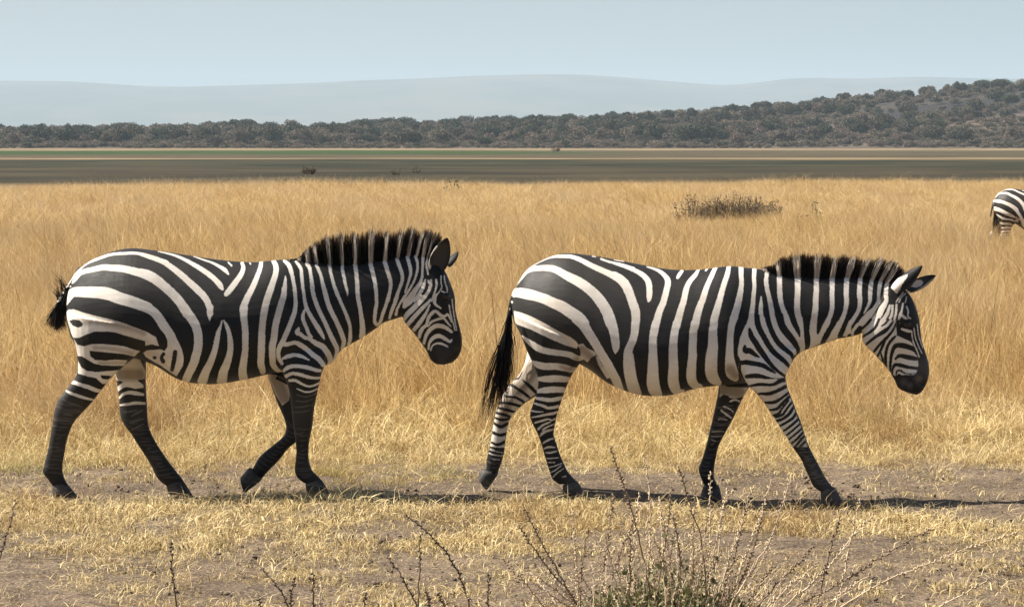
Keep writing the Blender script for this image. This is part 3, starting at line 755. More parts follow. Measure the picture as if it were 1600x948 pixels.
def strands(roots, tips, width, sag=0.0, jit=.003, seg=3):
    """tapered ribbons root -> tip; each turned at random about its own axis"""
    m = len(roots); ax = tips - roots; L = np.linalg.norm(ax, axis=1, keepdims=True); axn = ax / L
    r = RNG.normal(size=(m, 3)); r -= axn * (r * axn).sum(1, keepdims=True); r /= np.linalg.norm(r, axis=1, keepdims=True)
    bend = RNG.normal(size=(m, 3)); bend -= axn * (bend * axn).sum(1, keepdims=True); bend *= jit / .003 * .02
    ts = np.linspace(0, 1, seg + 1); V = []
    for t in ts:
        c = roots + ax * t + bend * L * (t * (1 - t)) * 4 + np.array([0, 0, sag]) * L * (t * (1 - t)) * 4
        w = width * (1 - .85 * t ** 1.5)
        w = w[:, None] if isinstance(w, np.ndarray) else w
        V.append(c - r * w); V.append(c + r * w)
    V = np.stack(V, 1); k = 2 * (seg + 1); V = V.reshape(-1, 3); base = np.arange(m)[:, None] * k; F = []
    for i in range(seg):
        a = 2 * i; F.append(base + np.array([a, a + 1, a + 3, a + 2]))
    F = np.stack(F, 1).reshape(-1, 4)
    h = np.tile(np.repeat(ts, 2), m); idx = np.repeat(np.arange(m), k)
    return V, F, h, idx

def hoof_mesh(cor, sole, hw, plane, off, seg=24):
    p0, n = plane
    (bx, by), (fx, fy) = cor; (sbx, sby), (sfx, sfy) = sole
    rings = []
    for k, (u, g) in enumerate([(-.25, .9), (0, .98), (.06, 1.04), (.5, 1.08), (.92, 1.18), (1, 1.12)]):
        B = unproj(bx + (sbx - bx) * u, by + (sby - by) * u, p0, n, off); Fp = unproj(fx + (sfx - fx) * u, fy + (sfy - fy) * u, p0, n, off)
        c = (B + Fp) / 2; h = (Fp - B) / 2 * (1 if u >= 0 else .9); t = np.arange(seg) / seg * 2 * math.pi
        rings.append(c + h * np.cos(t)[:, None] + n * (hw * g * np.sin(t))[:, None])
    V = np.vstack(rings); m = len(rings); F = []
    for i in range(m - 1):
        for j in range(seg):
            k = (j + 1) % seg; F.append([i * seg + j, i * seg + k, (i + 1) * seg + k, (i + 1) * seg + j])
    F.append(list(range(seg))[::-1]); F.append([(m - 1) * seg + j for j in range(seg)])
    return V, F

# coat: traced field -> black and white hair, with dust, hair-scale sheen and breakup
def coat_material():
    m = NT('zebra_coat'); pos = m.obj_pos()
    f = m.attr('coat').outputs['Fac']; wash = m.attr('wash').outputs['Fac']; grey = m.attr('grey').outputs['Fac']
    j = m.math('MULTIPLY', m.math('SUBTRACT', m.noise(m.mapping(pos, (150, 150, 110)), 1, 4, .7), .5), 3.4)
    k = m.ramp(m.math('ADD', f, j), -.62, .62)
    n1 = m.noise(pos, 7, 4); n2 = m.noise(m.mapping(pos, (30, 30, 90)), 5, 4, .65)
    white = m.mix(m.ramp(n1, .42, .72), (.82, .76, .67), (.68, .60, .50))
    white = m.mix(m.ramp(n2, .45, .75, 0, .45), white, (.46, .385, .30))
    white = m.mix(m.math('MULTIPLY', wash, .75), white, (.22, .155, .10))
    black = m.mix(m.ramp(n2, .35, .75), (.0045, .0042, .0040), (.0135, .0122, .0112))
    black = m.mix(m.math('MULTIPLY', grey, .45), black, (.13, .112, .098))
    dust = m.math('MULTIPLY', m.ramp(m.noise(pos, 3.2, 5, .62), .50, .72), .30)
    col = m.mix(m.math('MULTIPLY', dust, m.math('SUBTRACT', 1.0, m.math('MULTIPLY', k, .82))), m.mix(k, white, black), (.24, .185, .135))
    fine = m.noise(m.mapping(pos, (260, 260, 90)), 3, 2)
    b = m.bump(m.math('ADD', m.math('MULTIPLY', fine, .6), m.math('MULTIPLY', n2, .8)), .30, .006)
    p = m.bsdf(col, m.ramp(n1, .3, .7, .46, .66), .27, b)
    p.inputs['Sheen Weight'].default_value = .03; p.inputs['Sheen Roughness'].default_value = .5
    return m.done(p)
def hair_material():
    m = NT('zebra_hair'); f = m.attr('coat').outputs['Fac']; h = m.attr('h').outputs['Fac']; r = m.attr('rnd').outputs['Fac']
    k = m.ramp(f, -.5, .5)
    k = m.math('MAXIMUM', k, m.ramp(m.math('ADD', h, m.math('MULTIPLY', r, .45)), .92, 1.2))
    dark = m.mix(m.ramp(m.math('ADD', h, m.math('MULTIPLY', r, .3)), .85, 1.2), (.007, .006, .006), (.055, .032, .02))
    white = m.mix(r, (.90, .82, .72), (.66, .56, .46))
    col = m.mix(k, white, dark); p = m.bsdf(col, .5, .2); t = m.n('ShaderNodeBsdfTranslucent'); m.set(t, 0, col)
    mx = m.n('ShaderNodeMixShader', {0: .35}); m.t.links.new(p.outputs[0], mx.inputs[1]); m.t.links.new(t.outputs[0], mx.inputs[2])
    return m.done(mx)
COAT = coat_material(); HAIR = hair_material()
def hoof_material(name, a, b):
    m = NT(name); pos = m.obj_pos(); n1 = m.noise(pos, 22, 4)
    p = m.bsdf(m.mix(m.ramp(n1, .35, .65), a, b), .6, .35, m.bump(m.noise(m.mapping(pos, (1, 1, 5)), 40, 3), .5, .004)); return m.done(p)
HOOF_D = hoof_material('dark_hoof', (.030, .027, .024), (.075, .064, .054))
HOOF_L = hoof_material('dusty_hoof', (.10, .082, .064), (.055, .048, .042))
_e = NT('zebra_eye'); EYE = _e.done(_e.bsdf((.006, .004, .003), .12, .5))

def build_zebra(Z, label):
    p0 = np.array(Z['p0'], float); psi = Z['psi']; n = np.array([-math.sin(psi), math.cos(psi), 0]); plane = (p0, n)
    parts = [loft(Z['torso'], plane, 5, 56, 2.1, 0.0, .24), loft(Z['head'], plane, 5, 40, 2.3), loft(Z['dock'], plane, 4, 16, 2)]
    for L in Z['legs']: parts.append(loft(L, plane, 4, 28, 2.2))
    V, F = joined(parts)
    co, fa = remeshed(V, F, Z.get('voxel', .0046), 9)
    px = proj(co); off = (co - p0) @ n
    # anatomical relief: cheek, brow, nostril, shoulder, haunch
    for (x, y, r, amp) in Z['relief']:
        g = np.exp(-((px - [x, y]) ** 2).sum(1) / (2 * r * r)) * amp
        side = np.clip(np.abs(off) / .05, 0, 1) * np.sign(off)
        co = co + n * (g * side)[:, None]
    rip = .0036 * fbm(px[:, 0] / 38, px[:, 1] / 46, 2, 61) + .0005 * fbm(px[:, 0] / 12, px[:, 1] / 14, 2, 62)
    co = co + n * (rip * np.clip(np.abs(off) / .06, 0, 1) * np.sign(off))[:, None]
    px = proj(co); off = (co - p0) @ n
    mir = co - n * (2 * np.maximum(off, 0))[:, None]; pm = proj(mir)
    tors = parse_marks(Z['marks']); far = parse_marks(Z['far']); br = np.random.default_rng(3)
    for (li, i0, i1, kind, gap, wid) in Z['bands']: (far if li in (1, 3) else tors).extend(leg_bands(Z['legs'][li], i0, i1, kind, gap, wid, br))
    f, w, gl = eval_marks(pm, tors)
    fl, wl, gf_ = eval_marks(px, far)
    isl = np.zeros(len(px), bool)
    for poly in Z['far_leg_area']:
        isl |= (sd_poly(px, np.array(poly, float)) < 0)
    isl &= off > .01
    f = np.where(isl, fl, f); w = np.where(isl, wl, w); gl = np.where(isl, gf_, gl)
    # dark, half brown muzzle and dusty lower legs
    grey = np.zeros(len(px))
    for (x, y, r, a) in Z['grey']: grey = np.maximum(grey, a * np.exp(-((pm - [x, y]) ** 2).sum(1) / (2 * r * r)))  # grey also paints sheen on the black of rumps and lower legs
    grey = np.clip(grey + gl * 1.5, 0, 2.2)
    lowz = np.clip((.55 - co[:, 2]) / .5, 0, 1); w = np.maximum(w, lowz * .45)
    # ears belong to the body
    oV = [co]; oF = fa.tolist(); base = len(co); at = [f]; aw = [w]; ag = [grey]
    for E in Z['ears']:
        v, fc, inner, uu = ear_mesh(plane, *E['geo']); oV.append(v); oF += [[q + base for q in r] for r in fc]; base += len(v)
        fe = np.full(len(v), 9.0)
        if E['white'] is not None:
            lo, hi, back_only = E['white']
            ww = np.minimum((uu - lo) * 60, (hi - uu) * 60)
            fe = np.where((inner > 0) & back_only, 9, -ww)
        if E.get('marks'): fe, _, _ = eval_marks(proj(v), parse_marks(E['marks']))
        at.append(np.clip(fe, -9, 9)); aw.append(np.zeros(len(v))); ag.append(inner * E['inner_grey'])
    allV = np.vstack(oV); root_loc = np.array([p0[0], p0[1], 0.0])
    root = empty('zebra', root_loc); tag(root, label, 'zebra')
    body = mesh_from('body', allV - root_loc, oF, [COAT], parent=root, attrs=dict(coat=np.concatenate(at), wash=np.concatenate(aw), grey=np.concatenate(ag)))
    # eyes
    for s in (-1, 1):
        ex, ey, eo, er = Z['eye']; c = unproj(ex, ey, p0, n, -eo)
        if s > 0: c = c + n * 2 * eo
        t = np.linspace(0, math.pi, 13); q = np.arange(20) / 20 * 2 * math.pi
        sv = np.stack([np.sin(t)[:, None] * np.cos(q), np.sin(t)[:, None] * np.sin(q), np.cos(t)[:, None] * np.ones(20)], -1).reshape(-1, 3) * er
        i, j = np.meshgrid(np.arange(12), np.arange(20), indexing='ij'); k = (j + 1) % 20
        mesh_from('eye', sv * [1, .7, .85] + c - root_loc, np.stack([i * 20 + j, (i + 1) * 20 + j, (i + 1) * 20 + k, i * 20 + k], -1).reshape(-1, 4), [EYE], parent=root)
    for (cor, sole, hw, o_, mat) in Z['hooves']:
        v, fc = hoof_mesh(cor, sole, hw, plane, o_)
        mesh_from('hoof', v - root_loc, fc, [mat], parent=root)
    # mane: upright hairs along the crest
    cr = crom(np.array(Z['crest'], float), 8); tp = crom(np.array(Z['mane_top'], float), 8)
    def along(P, s):
        d = np.concatenate([[0], np.cumsum(np.linalg.norm(np.diff(P, axis=0), axis=1))]); d /= d[-1]
        return np.stack([np.interp(s, d, P[:, 0]), np.interp(s, d, P[:, 1])], -1)
    m = Z['mane_n']; s = RNG.random(m); r2 = along(cr, s); s2 = np.clip(s + RNG.normal(0, .004, m), 0, 1); t2 = along(tp, s2)
    lo = RNG.normal(0, .011, m); roots = unproj(r2[:, 0], r2[:, 1] + 4, p0, n, lo)
    ln = np.clip(RNG.normal(.93, .10, m), .4, 1.12)
    clump = vnoise(s * 60, s * 0 + 3.3, 5) * .15; ln = ln + clump
    tt = r2 + (t2 - r2) * ln[:, None] + np.stack([vnoise(s * 40, s * 0, 9) * 1.6 + RNG.normal(0, .9, m), np.zeros(m)], -1)
    tips = unproj(tt[:, 0], tt[:, 1], p0, n, lo * 1.6 + RNG.normal(0, .012, m))
    fr, _, _ = eval_marks(np.stack([r2[:, 0], r2[:, 1] + 6], -1), tors)
    V, Fq, h, ix = strands(roots, tips, RNG.uniform(.0018, .0032, m), 0, .003)
    rr = RNG.random(m)
    mesh_from('mane', V - root_loc, Fq, [HAIR], parent=root, attrs=dict(coat=(fr + RNG.normal(0, .35, m))[ix], h=h, rnd=rr[ix]))
    # tail tuft
    V = []; roots = []; tips = []
    for (ra, rb, ta, tb, cnt, wid) in Z['tail']:
        u = RNG.random(cnt); q = np.clip(u + RNG.normal(0, .12, cnt), 0, 1)
        R_ = np.array(ra) + (np.array(rb) - np.array(ra)) * u[:, None]; T_ = np.array(ta) + (np.array(tb) - np.array(ta)) * q[:, None] + RNG.normal(0, wid, (cnt, 2))
        o1 = Z['tail_off'] + RNG.normal(0, .012, cnt); roots.append(unproj(R_[:, 0], R_[:, 1], p0, n, o1)); tips.append(unproj(T_[:, 0], T_[:, 1], p0, n, o1 + RNG.normal(0, .02, cnt)))
    roots = np.vstack(roots); tips = np.vstack(tips); m = len(roots)
    V, Fq, h, ix = strands(roots, tips, RNG.uniform(.0015, .0028, m), 0, .006, 4); piv = unproj(*Z['tail_pivot'], p0, n, 0)
    t = mesh_from('tail_hair', V - piv, Fq, [HAIR], parent=root, attrs=dict(coat=np.full(len(V), 9.0), h=h, rnd=(RNG.random(m))[ix]))
    t.location = piv - root_loc
    return root

def leg_bands(L, i0, i1, kind, gap, wid, rng):
    """fine irregular bands across a lower leg, between two of its sections"""
    A = crom(np.array(L, float)[:, :4], 6); A = A[i0 * 6:i1 * 6 + 1]; c = (A[:, :2] + A[:, 2:]) / 2
    d = np.concatenate([[0], np.cumsum(np.linalg.norm(np.diff(c, axis=0), axis=1))]); s = gap; out = []
    while s < d[-1]:
        r = np.array([np.interp(s, d, A[:, k]) for k in range(4)]); b, f = r[:2], r[2:]; ax = f - b; nrm = np.array([-ax[1], ax[0]]) / np.linalg.norm(ax)
        u0, u1 = sorted(rng.uniform([-.05, .55], [.35, 1.05])); m = b + ax * (u0 + u1) / 2 + nrm * rng.normal(1.2, 1.0)
        w = wid * rng.uniform(.7, 1.25); p0, p1 = b + ax * u0 + nrm * rng.normal(0, 1.2), b + ax * u1 + nrm * rng.normal(0, 1.2)
        out.append((kind, crom(np.array([[*p0, w * .5], [*m, w], [*p1, w * .6]]), 4))); s += gap * rng.uniform(.75, 1.35)
    return out
def LEG(rows, offs, hws):
    """rows: back (x,y) and front (x,y) edge; per-row lateral offset and half width by interpolation"""
    m = len(rows); o = np.interp(np.linspace(0, 1, m), np.linspace(0, 1, len(offs)), offs); w = np.interp(np.linspace(0, 1, m), np.linspace(0, 1, len(hws)), hws)
    return [(a[0], a[1], b[0], b[1], w[i], o[i]) for i, (a, b) in enumerate(rows)]
HW_H = [.14, .13, .115, .09, .068, .055, .048, .046, .04, .036, .034, .034, .038, .04, .036, .034]
HW_F = [.035, .072, .085, .075, .065, .055, .05, .048, .042, .034, .032, .034, .038, .036, .034]
NO = [-.13, -.15, -.15, -.14, -.13, -.12, -.12]; FO = [.13, .14, .14, .13, .12, .12, .12]

Z1 = dict(p0=(-1.46, .25, 0), psi=0.0, marks=Z1_TORSO, far=Z1_FAR,
 torso=[(104,478,106,500,.02),(110,448,115,530,.13),(127,418,135,548,.19),(160,398.5,165,556,.235),(200,388,205,558,.265),(245,391.5,243,570,.28),(290,398,285,594,.29),(340,405.5,335,599.5,.295),(390,409.5,385,592,.28),(425,407,430,582,.255),(452,405,465,578,.22),(478,408,495,574,.19),(500,410.5,519,566,.155),(525,412.5,534,546,.125),(552,411,560,531,.108),(577,408.5,582,517,.098),(600,405,600,504,.09),(625,400,618,498,.083),(648,397,634,492,.075),(664,399,650,480,.06),(678,400,652,488,.05)],
 head=[(672,398,634,470,.055),(681,405,632,486,.075),(694,421,630,498,.09),(703,440,637,509,.097),(710.5,463,648,522,.09),(712,485,655,532,.078),(716,503,662,541,.068),(720,518,667,549,.062),(722,532,670,556,.064),(721,545,674,563,.064),(716,557,682,568.5,.052),(708,565.5,692,569.5,.03)],
 dock=[(123,416,130,426,.02),(109,440,118,447,.018),(99,453,107,459,.016),(90,469,98,474,.015),(83,484,91,488,.013),(80,497,86,499,.01)],
 legs=[LEG([((112,490),(232,510)),((112,520),(228,540)),((118,540),(216,554)),((121,562),(198,568)),((120,585),(174,590)),((104,608),(157,611)),((91,624),(143,629)),((85,642),(128,645)),((82.5,659),(114,662)),((78,686),(104.5,687)),((74,706),(101,707)),((69.5,724),(98,724)),((67,737),(98,738)),((75,748),(102,750)),((82,758),(108,759))], NO, HW_H),
       LEG([((150,510),(232,515)),((168,545),(229,545)),((179,570),(228,570)),((181.5,590),(227.5,588)),((184.7,611),(228,606)),((186.6,631),(229.5,630)),((188,649),(230.5,648)),((194,663),(232,664)),((204,676),(236,676)),((214,692),(243,690)),((226,710),(254,707)),((236,727),(265,723)),((243,742),(277,738)),((250,751),(284,747)),((259,758),(288,753))], FO, HW_H),
       LEG([((425,520),(510,540)),((432,552),(509,566)),((440,578),(503.5,580)),((449,600),(499,599)),((453.5,620),(494.5,620)),((456,645),(490,645)),((458,663),(488.5,664)),((461,684),(484,685)),((463,703),(482,704)),((462,719),(483,720)),((460.6,735),(487.5,734)),((465,746),(496,743)),((475,754),(505,752))], [-.13,-.16,-.155,-.14,-.12,-.11,-.11], HW_F),
       LEG([((415,550),(485,555)),((417,580),(478,585)),((424,603),(470,606)),((431,622),(468,624)),((438,639),(467,642)),((444,653),(468,656)),((447,667),(468,671)),((443.5,680),(464.5,688)),((430,692.5),(450,700.5)),((416,703.5),(439,715)),((405,714),(428,727)),((399,724),(417,738)),((394,733),(410,747))], [.13,.14,.14,.13,.12,.11,.11], HW_F)],
 hooves=[(((82,759),(109,760)),((79,775),(123,777)),.042,-.12,HOOF_D),(((260,759),(289,754)),((263,771),(301,773)),.042,.12,HOOF_D),(((477,757),(506,754)),((480,773),(517,773)),.042,-.11,HOOF_D),(((387,732),(405,753)),((375.5,746),(382.5,770)),.04,.11,HOOF_D)],
 ears=[dict(geo=((680,425),(699,372),.056,-.065,-.085,(.35,-1,.1),1.1), white=None, inner_grey=.75, marks='WP F 840,500 846,430 875,370 900,325 965,262 985,275 920,352 890,400 875,440 884,490 920,560 900,595'),dict(geo=((699,417),(716,394),.034,.06,.10,(.8,.6,.3),1.0), white=None, inner_grey=.3)],
 bands=[(0,6,12,'H',6,2.0),(1,6,13,'H',6,2.0),(2,6,11,'H',6,1.8),(3,5,11,'H',7,1.8)],
 eye=(696.5,463,.080,.026), relief=[(664,488,24,.014),(693,452,9,.010),(715,548,4,-.012),(680,553,5,-.006),(470,545,26,.018),(180,500,45,.012),(690,520,12,-.008)],
 grey=[(695,552,16,.3),(690,563,6,.5),(714,546,4,.6),(100,640,22,.7),(92,700,22,.45),(205,650,22,.5),(240,715,24,.25),(472,650,26,.45),(472,720,26,.2),(200,430,40,.25)],
 far_leg_area=[[(160,548),(226,548),(232,585),(236,640),(245,690),(320,780),(240,790),(190,690),(176,600)],[(405,570),(500,600),(480,800),(350,800),(360,700),(430,640)]],
 crest=[(446,406),(470,408.5),(494,411),(514,413),(552,411),(577,408.5),(600,405),(625,400.5),(648,397.5),(664,398),(678,404)], mane_top=[(444,405),(464,402.5),(484,387),(503,375),(528,369),(552,367),(588,364),(630,360.5),(652,360),(674,364),(690,371)], mane_n=5200,
 tail=[((106,448),(90,478),(84,508),(100,512),420,4.5),((92,470),(85,492),(72,506),(92,517),260,3.5),((112,440),(100,456),(96,492),(104,500),160,4),((106,448),(95,465),(84,428),(98,440),26,4),((97,462),(90,475),(80,452),(86,446),16,4)], tail_off=0.0, tail_pivot=(124,420))

Z2 = dict(p0=(.93, .2, 0), psi=-.133, marks=Z2_TORSO, far=Z2_FAR,
 torso=[(800,470,803,500,.03),(808,446,815,522,.13),(824,421,828,546,.19),(850,405.5,850,552,.235),(880,396,885,560,.265),(920,398.5,920,575,.28),(960,405,955,600,.295),(1005,414,1000,616,.30),(1050,421,1045,617,.30),(1095,421,1090,606,.285),(1137,416,1140,600,.26),(1165,418,1172,597,.22),(1193,421.5,1205,594,.19),(1215,428,1227,584,.16),(1235,431,1236,568,.135),(1258,431.8,1250,551,.115),(1290,432,1282,538.5,.103),(1320,432,1308,529.5,.094),(1350,433,1330,525.5,.085),(1375,436,1346,520,.075),(1390,440,1362,505,.06)],
 head=[(1394,436,1354,495,.055),(1405,443,1350,512,.075),(1419,457,1347,529,.09),(1428,472,1353,540,.097),(1435,493,1362,549,.092),(1438,512,1370,557,.08),(1440,530,1378,565.5,.07),(1445,547,1387,576,.062),(1450,563,1393,585,.06),(1452,580,1398,594,.063),(1448.5,597,1403,605,.058),(1440.6,611,1413,611,.045),(1433,616.5,1423,614.5,.02)],
 dock=[(803,450,813,456,.02),(796,470,804,473,.017),(793,486,801,488,.015),(790,503,797,505,.013),(788,520,794,521,.011),(786,534,791,535,.009)],
 legs=[LEG([((805,490),(925,540)),((815,523),(913,556)),((824,548),(906,568)),((836,574),(893,587)),((841,594),(886,602)),((838.7,613),(880.5,617)),((832,633),(875,633)),((828,648),(870.5,648)),((832,661),(867.5,662)),((841,679),(865,678)),((846.5,695),(869.5,693)),((850.5,709),(874,707)),((855,724),(879.5,720.5)),((859.5,738),(886.5,735)),((864,748.5),(895,745.5)),((874,756),(901,752))], NO, HW_H),
       LEG([((820,510),(905,545)),((824,545),(892,575)),((820,567),(872,595)),((811,585),(853,608)),((797,600),(838,618)),((785,618),(821,629)),((777.5,636),(806.5,642)),((773.5,652),(797,655)),((770,670),(793,670)),((767,690),(790,688)),((763,705),(788,704)),((760.5,718),(785,718)),((760,729),(780,732)),((757,737),(775,745))], [.12,.12,.12,.12,.12,.12,.12], HW_H),
       LEG([((1148,525),(1245,545)),((1155,555),(1236,568)),((1160,580),(1228,586)),((1168,600),(1229,598)),((1179,611),(1232,610)),((1192,626),(1237,622)),((1205,646),(1244,641)),((1217.5,665),(1252,661)),((1230,684),(1258.5,682)),((1240.5,701),(1265,699)),((1251,716),(1274,716)),((1259,734),(1282,731)),((1265.5,748),(1290,746)),((1271,759),(1298,757)),((1281,767),(1305,764))], [-.13,-.16,-.155,-.14,-.12,-.11,-.11], HW_F),
       LEG([((1130,550),(1205,565)),((1126,580),(1190,585)),((1124,600),(1172,603)),((1119,628),(1158.5,626)),((1114,651),(1147,651)),((1109,672),(1136,671)),((1103,697),(1123.5,695)),((1097,717),(1119,713)),((1091.5,732),(1116,730)),((1094.5,744),(1115.7,745)),((1099.5,756),(1121,758))], [.13,.14,.14,.13,.12,.11,.11], HW_F)],
 hooves=[(((879,760),(905,755)),((879,771.5),(916,774)),.043,-.12,HOOF_L),(((752.5,734.5),(776,744)),((747,745),(761,765)),.04,.12,HOOF_D),(((1282,769),(1308,766)),((1283,789),(1319,788)),.043,-.11,HOOF_L),(((1098,761),(1125,763)),((1093,779),(1129,782)),.041,.11,HOOF_D)],
 ears=[dict(geo=((1397,455),(1441,416),.041,-.07,-.06,(.55,.8,-.2),1.25), white=None, inner_grey=.6, marks='WP V 740,520 790,420 880,395 1025,338 1000,390 940,470 915,540 850,610 780,620'),dict(geo=((1418,452),(1462,430),.033,.06,.12,(.3,-.9,.5),1.1), white=None, inner_grey=.5, marks='WP V 1050,500 1110,425 1165,402 1205,440 1190,480 1130,505')],
 bands=[(2,8,13,'G',5,2.0),(3,3,6,'G',5.5,2.4),(3,6,9,'H',6,2.2),(1,10,13,'G',5,2.0)],
 eye=(1416.5,506,.081,.026), relief=[(1380,527,24,.014),(1414,495,9,.010),(1440,597,4,-.022),(1408,592,5,-.008),(1424,606,6,.008),(1432,588,4,.006),(1190,560,26,.016),(870,500,45,.012),(1418,560,12,-.008)],
 grey=[(1443,572,14,1.1),(1436,591,5,2.0),(1421,602,4,1.1),(1412,597,5,1.0),(870,445,40,.35),(930,480,60,.3),(1120,640,30,.2),(1270,740,30,.6),(1288,765,15,.8),(895,755,12,.7)],
 far_leg_area=[[(818,540),(838,545),(846,600),(838,640),(800,670),(795,800),(730,800),(740,690),(770,620)],[(1110,596),(1180,590),(1170,640),(1150,700),(1140,800),(1080,800),(1080,700),(1110,640)]],
 crest=[(1196,422),(1212,427),(1232,431.5),(1257,432),(1290,432.5),(1320,432.5),(1347,433.5),(1370,436),(1388,438),(1398,441)], mane_top=[(1190,418),(1207,413),(1226,403),(1254,399),(1283,401),(1320,402),(1345,404),(1370,406),(1394,409),(1413,424)], mane_n=5200,
 tail=[((799,478),(791,520),(782,585),(795,585),200,3.2),((795,500),(788,530),(775,608),(791,620),240,3.6),((793,510),(788,532),(758,640),(791,634),150,5),((791,520),(787,534),(747,656),(772,652),90,4),((797,500),(792,525),(801,588),(803,602),16,2)], tail_off=-.01, tail_pivot=(806,455))
# ---------------------------------------------------------------- the herd
ZA = build_zebra(Z1, 'zebra walking behind the other with its tail swung out and darker legs')
ZB = build_zebra(Z2, 'zebra walking in front with its tail hanging down and white ear backs')
def copy_thing(root, label):
    r = root.copy(); COL.objects.link(r); r['label'] = label
    for ch in root.children:
        c = ch.copy(); COL.objects.link(c); c.parent = r
    return r
ZC = copy_thing(ZB, 'distant zebra standing in tall grass with only its hindquarters in the picture')
def place_far():
    k = .95; D = 46.0; yaw = -.12; rump = np.array([.01, .33, 0]) - np.array(ZB.location)
    rr = Matrix.Rotation(yaw, 3, 'Z') @ Vector(rump) * k
    ZC.scale = (k, k, k); ZC.rotation_euler = (0, 0, yaw)
    ZC.location = ((1552 - 800) / FPX * D - rr.x, D - 15 - rr.y, -.10)
    for c in ZC.children:
        if c.name.startswith('tail_hair'): c.rotation_euler = (0, math.radians(-16), 0)
place_far()
for z in (ZA, ZB, ZC): z['group'] = 'zebras crossing the plain'
# ---------------------------------------------------------------- woodland on the far slope
def leaf_material(name, a, b, c):
    m = NT(name); r = m.attr('rnd').outputs['Fac']; oi = m.n('ShaderNodeObjectInfo').outputs['Random']
    col = m.mix(r, a, b); col = m.mix(m.ramp(oi, .35, .75), col, c)
    d = m.bsdf(col, .7, .2); t = m.n('ShaderNodeBsdfTranslucent'); m.set(t, 0, col)
    mx = m.n('ShaderNodeMixShader', {0: .2}); m.t.links.new(d.outputs[0], mx.inputs[1]); m.t.links.new(t.outputs[0], mx.inputs[2]); return m.done(mx)
LEAF_G = leaf_material('dark_foliage', (.034, .042, .025), (.080, .084, .050), (.085, .075, .052))
LEAF_B = leaf_material('dry_foliage', (.215, .160, .118), (.110, .086, .070), (.155, .128, .092))
_b = NT('tree_bark'); BARK = _b.done(_b.bsdf((.085, .068, .055), .9, .1, _b.bump(_b.noise(_b.obj_pos(), 3, 4), .6, .05)))
def crown_mesh(name, R, H, z0, n, clumps, leaf, mat, seed, flat=1.0):
    r = np.random.default_rng(seed); V = []; rn = []
    C = r.normal(size=(clumps, 3)); C /= np.linalg.norm(C, axis=1, keepdims=True); C *= r.uniform(.30, .62, (clumps, 1)); C[:, 2] = np.abs(C[:, 2]) * 1.1 - .12
    rad = r.uniform(.34, .56, clumps); sh = r.random(clumps)
    k = r.integers(0, clumps, n); d = r.normal(size=(n, 3)); d /= np.linalg.norm(d, axis=1, keepdims=True)
    p = C[k] + d * (rad[k] * r.uniform(.65, 1.1, n))[:, None]
    p = p * [R, R, H * .5 * flat] + [0, 0, z0 + H * .45]
    a = r.normal(size=(n, 3)); a /= np.linalg.norm(a, axis=1, keepdims=True); b = np.cross(a, r.normal(size=(n, 3))); b /= np.linalg.norm(b, axis=1, keepdims=True)
    s = leaf * r.uniform(.6, 1.3, (n, 1))
    V = np.stack([p - a * s, p + b * s * .7, p + a * s, p - b * s * .7], 1).reshape(-1, 3)
    return mesh_from(name, V, np.arange(4 * n).reshape(n, 4), [mat], smooth=False, link=False, attrs=dict(rnd=np.repeat(.6 * sh[k] + .4 * r.random(n), 4)))
def tube(path, rad, seg=6):
    path = np.asarray(path, float); V = []; F = []
    for i, (p, q) in enumerate(zip(path, rad)):
        t = path[min(i + 1, len(path) - 1)] - path[max(i - 1, 0)]; t = t / (np.linalg.norm(t) + 1e-9)
        u = np.cross(t, [.3, .9, .2]); u /= np.linalg.norm(u); w = np.cross(t, u)
        for k in range(seg):
            a = k / seg * 2 * math.pi; V.append(p + (u * math.cos(a) + w * math.sin(a)) * q)
        if i: F += [[(i - 1) * seg + k, (i - 1) * seg + (k + 1) % seg, i * seg + (k + 1) % seg, i * seg + k] for k in range(seg)]
    V.append(path[-1] + (path[-1] - path[-2]) * .02); e = len(V) - 1
    F += [[(len(path) - 1) * seg + k, (len(path) - 1) * seg + (k + 1) % seg, e] for k in range(seg)]
    return np.array(V), F
def trunk_mesh(name, h, r0, limbs, seed, spread=.5):
    r = np.random.default_rng(seed); parts = [tube([(0, 0, -.5), (.05, 0, h * .3), (r.normal(0, .1), r.normal(0, .1), h * .62)], [r0 * 1.25, r0, r0 * .7], 8)]
    for i in range(limbs):
        a = i / limbs * 6.283 + r.normal(0, .3); L = h * r.uniform(.4, .65)
        parts.append(tube([(0, 0, h * r.uniform(.3, .5)), (math.cos(a) * L * spread * .6, math.sin(a) * L * spread * .6, h * .66), (math.cos(a) * L * spread * 1.3, math.sin(a) * L * spread * 1.3, h * r.uniform(.8, 1.0))], [r0 * .5, r0 * .36, r0 * .12], 5))
    V, F = joined(parts); return mesh_from(name, V, F, [BARK], link=False)
FOREST = [crown_mesh('woodland_crown', 3.4, 6.0, .6, 1700, 7, .27, LEAF_G, 1), crown_mesh('woodland_crown', 4.2, 6.4, .5, 1900, 8, .28, LEAF_G, 2),
          crown_mesh('woodland_crown', 3.0, 5.2, .5, 1100, 7, .24, LEAF_B, 3), crown_mesh('woodland_crown', 3.3, 5.4, .6, 1200, 8, .24, LEAF_B, 6), crown_mesh('woodland_crown', 2.6, 4.2, .1, 1000, 7, .24, LEAF_B, 4), crown_mesh('woodland_crown', 3.6, 4.8, .1, 1300, 8, .25, LEAF_B, 5)]
BUSHES = [crown_mesh('bush_crown', 1.9, 2.2, 0, 600, 6, .18, LEAF_B, 11), crown_mesh('bush_crown', 2.3, 2.0, 0, 650, 7, .18, LEAF_B, 12), crown_mesh('bush_crown', 1.7, 2.4, 0, 600, 6, .18, LEAF_G, 13), crown_mesh('bush_crown', 2.6, 2.3, 0, 700, 7, .18, LEAF_B, 14)]
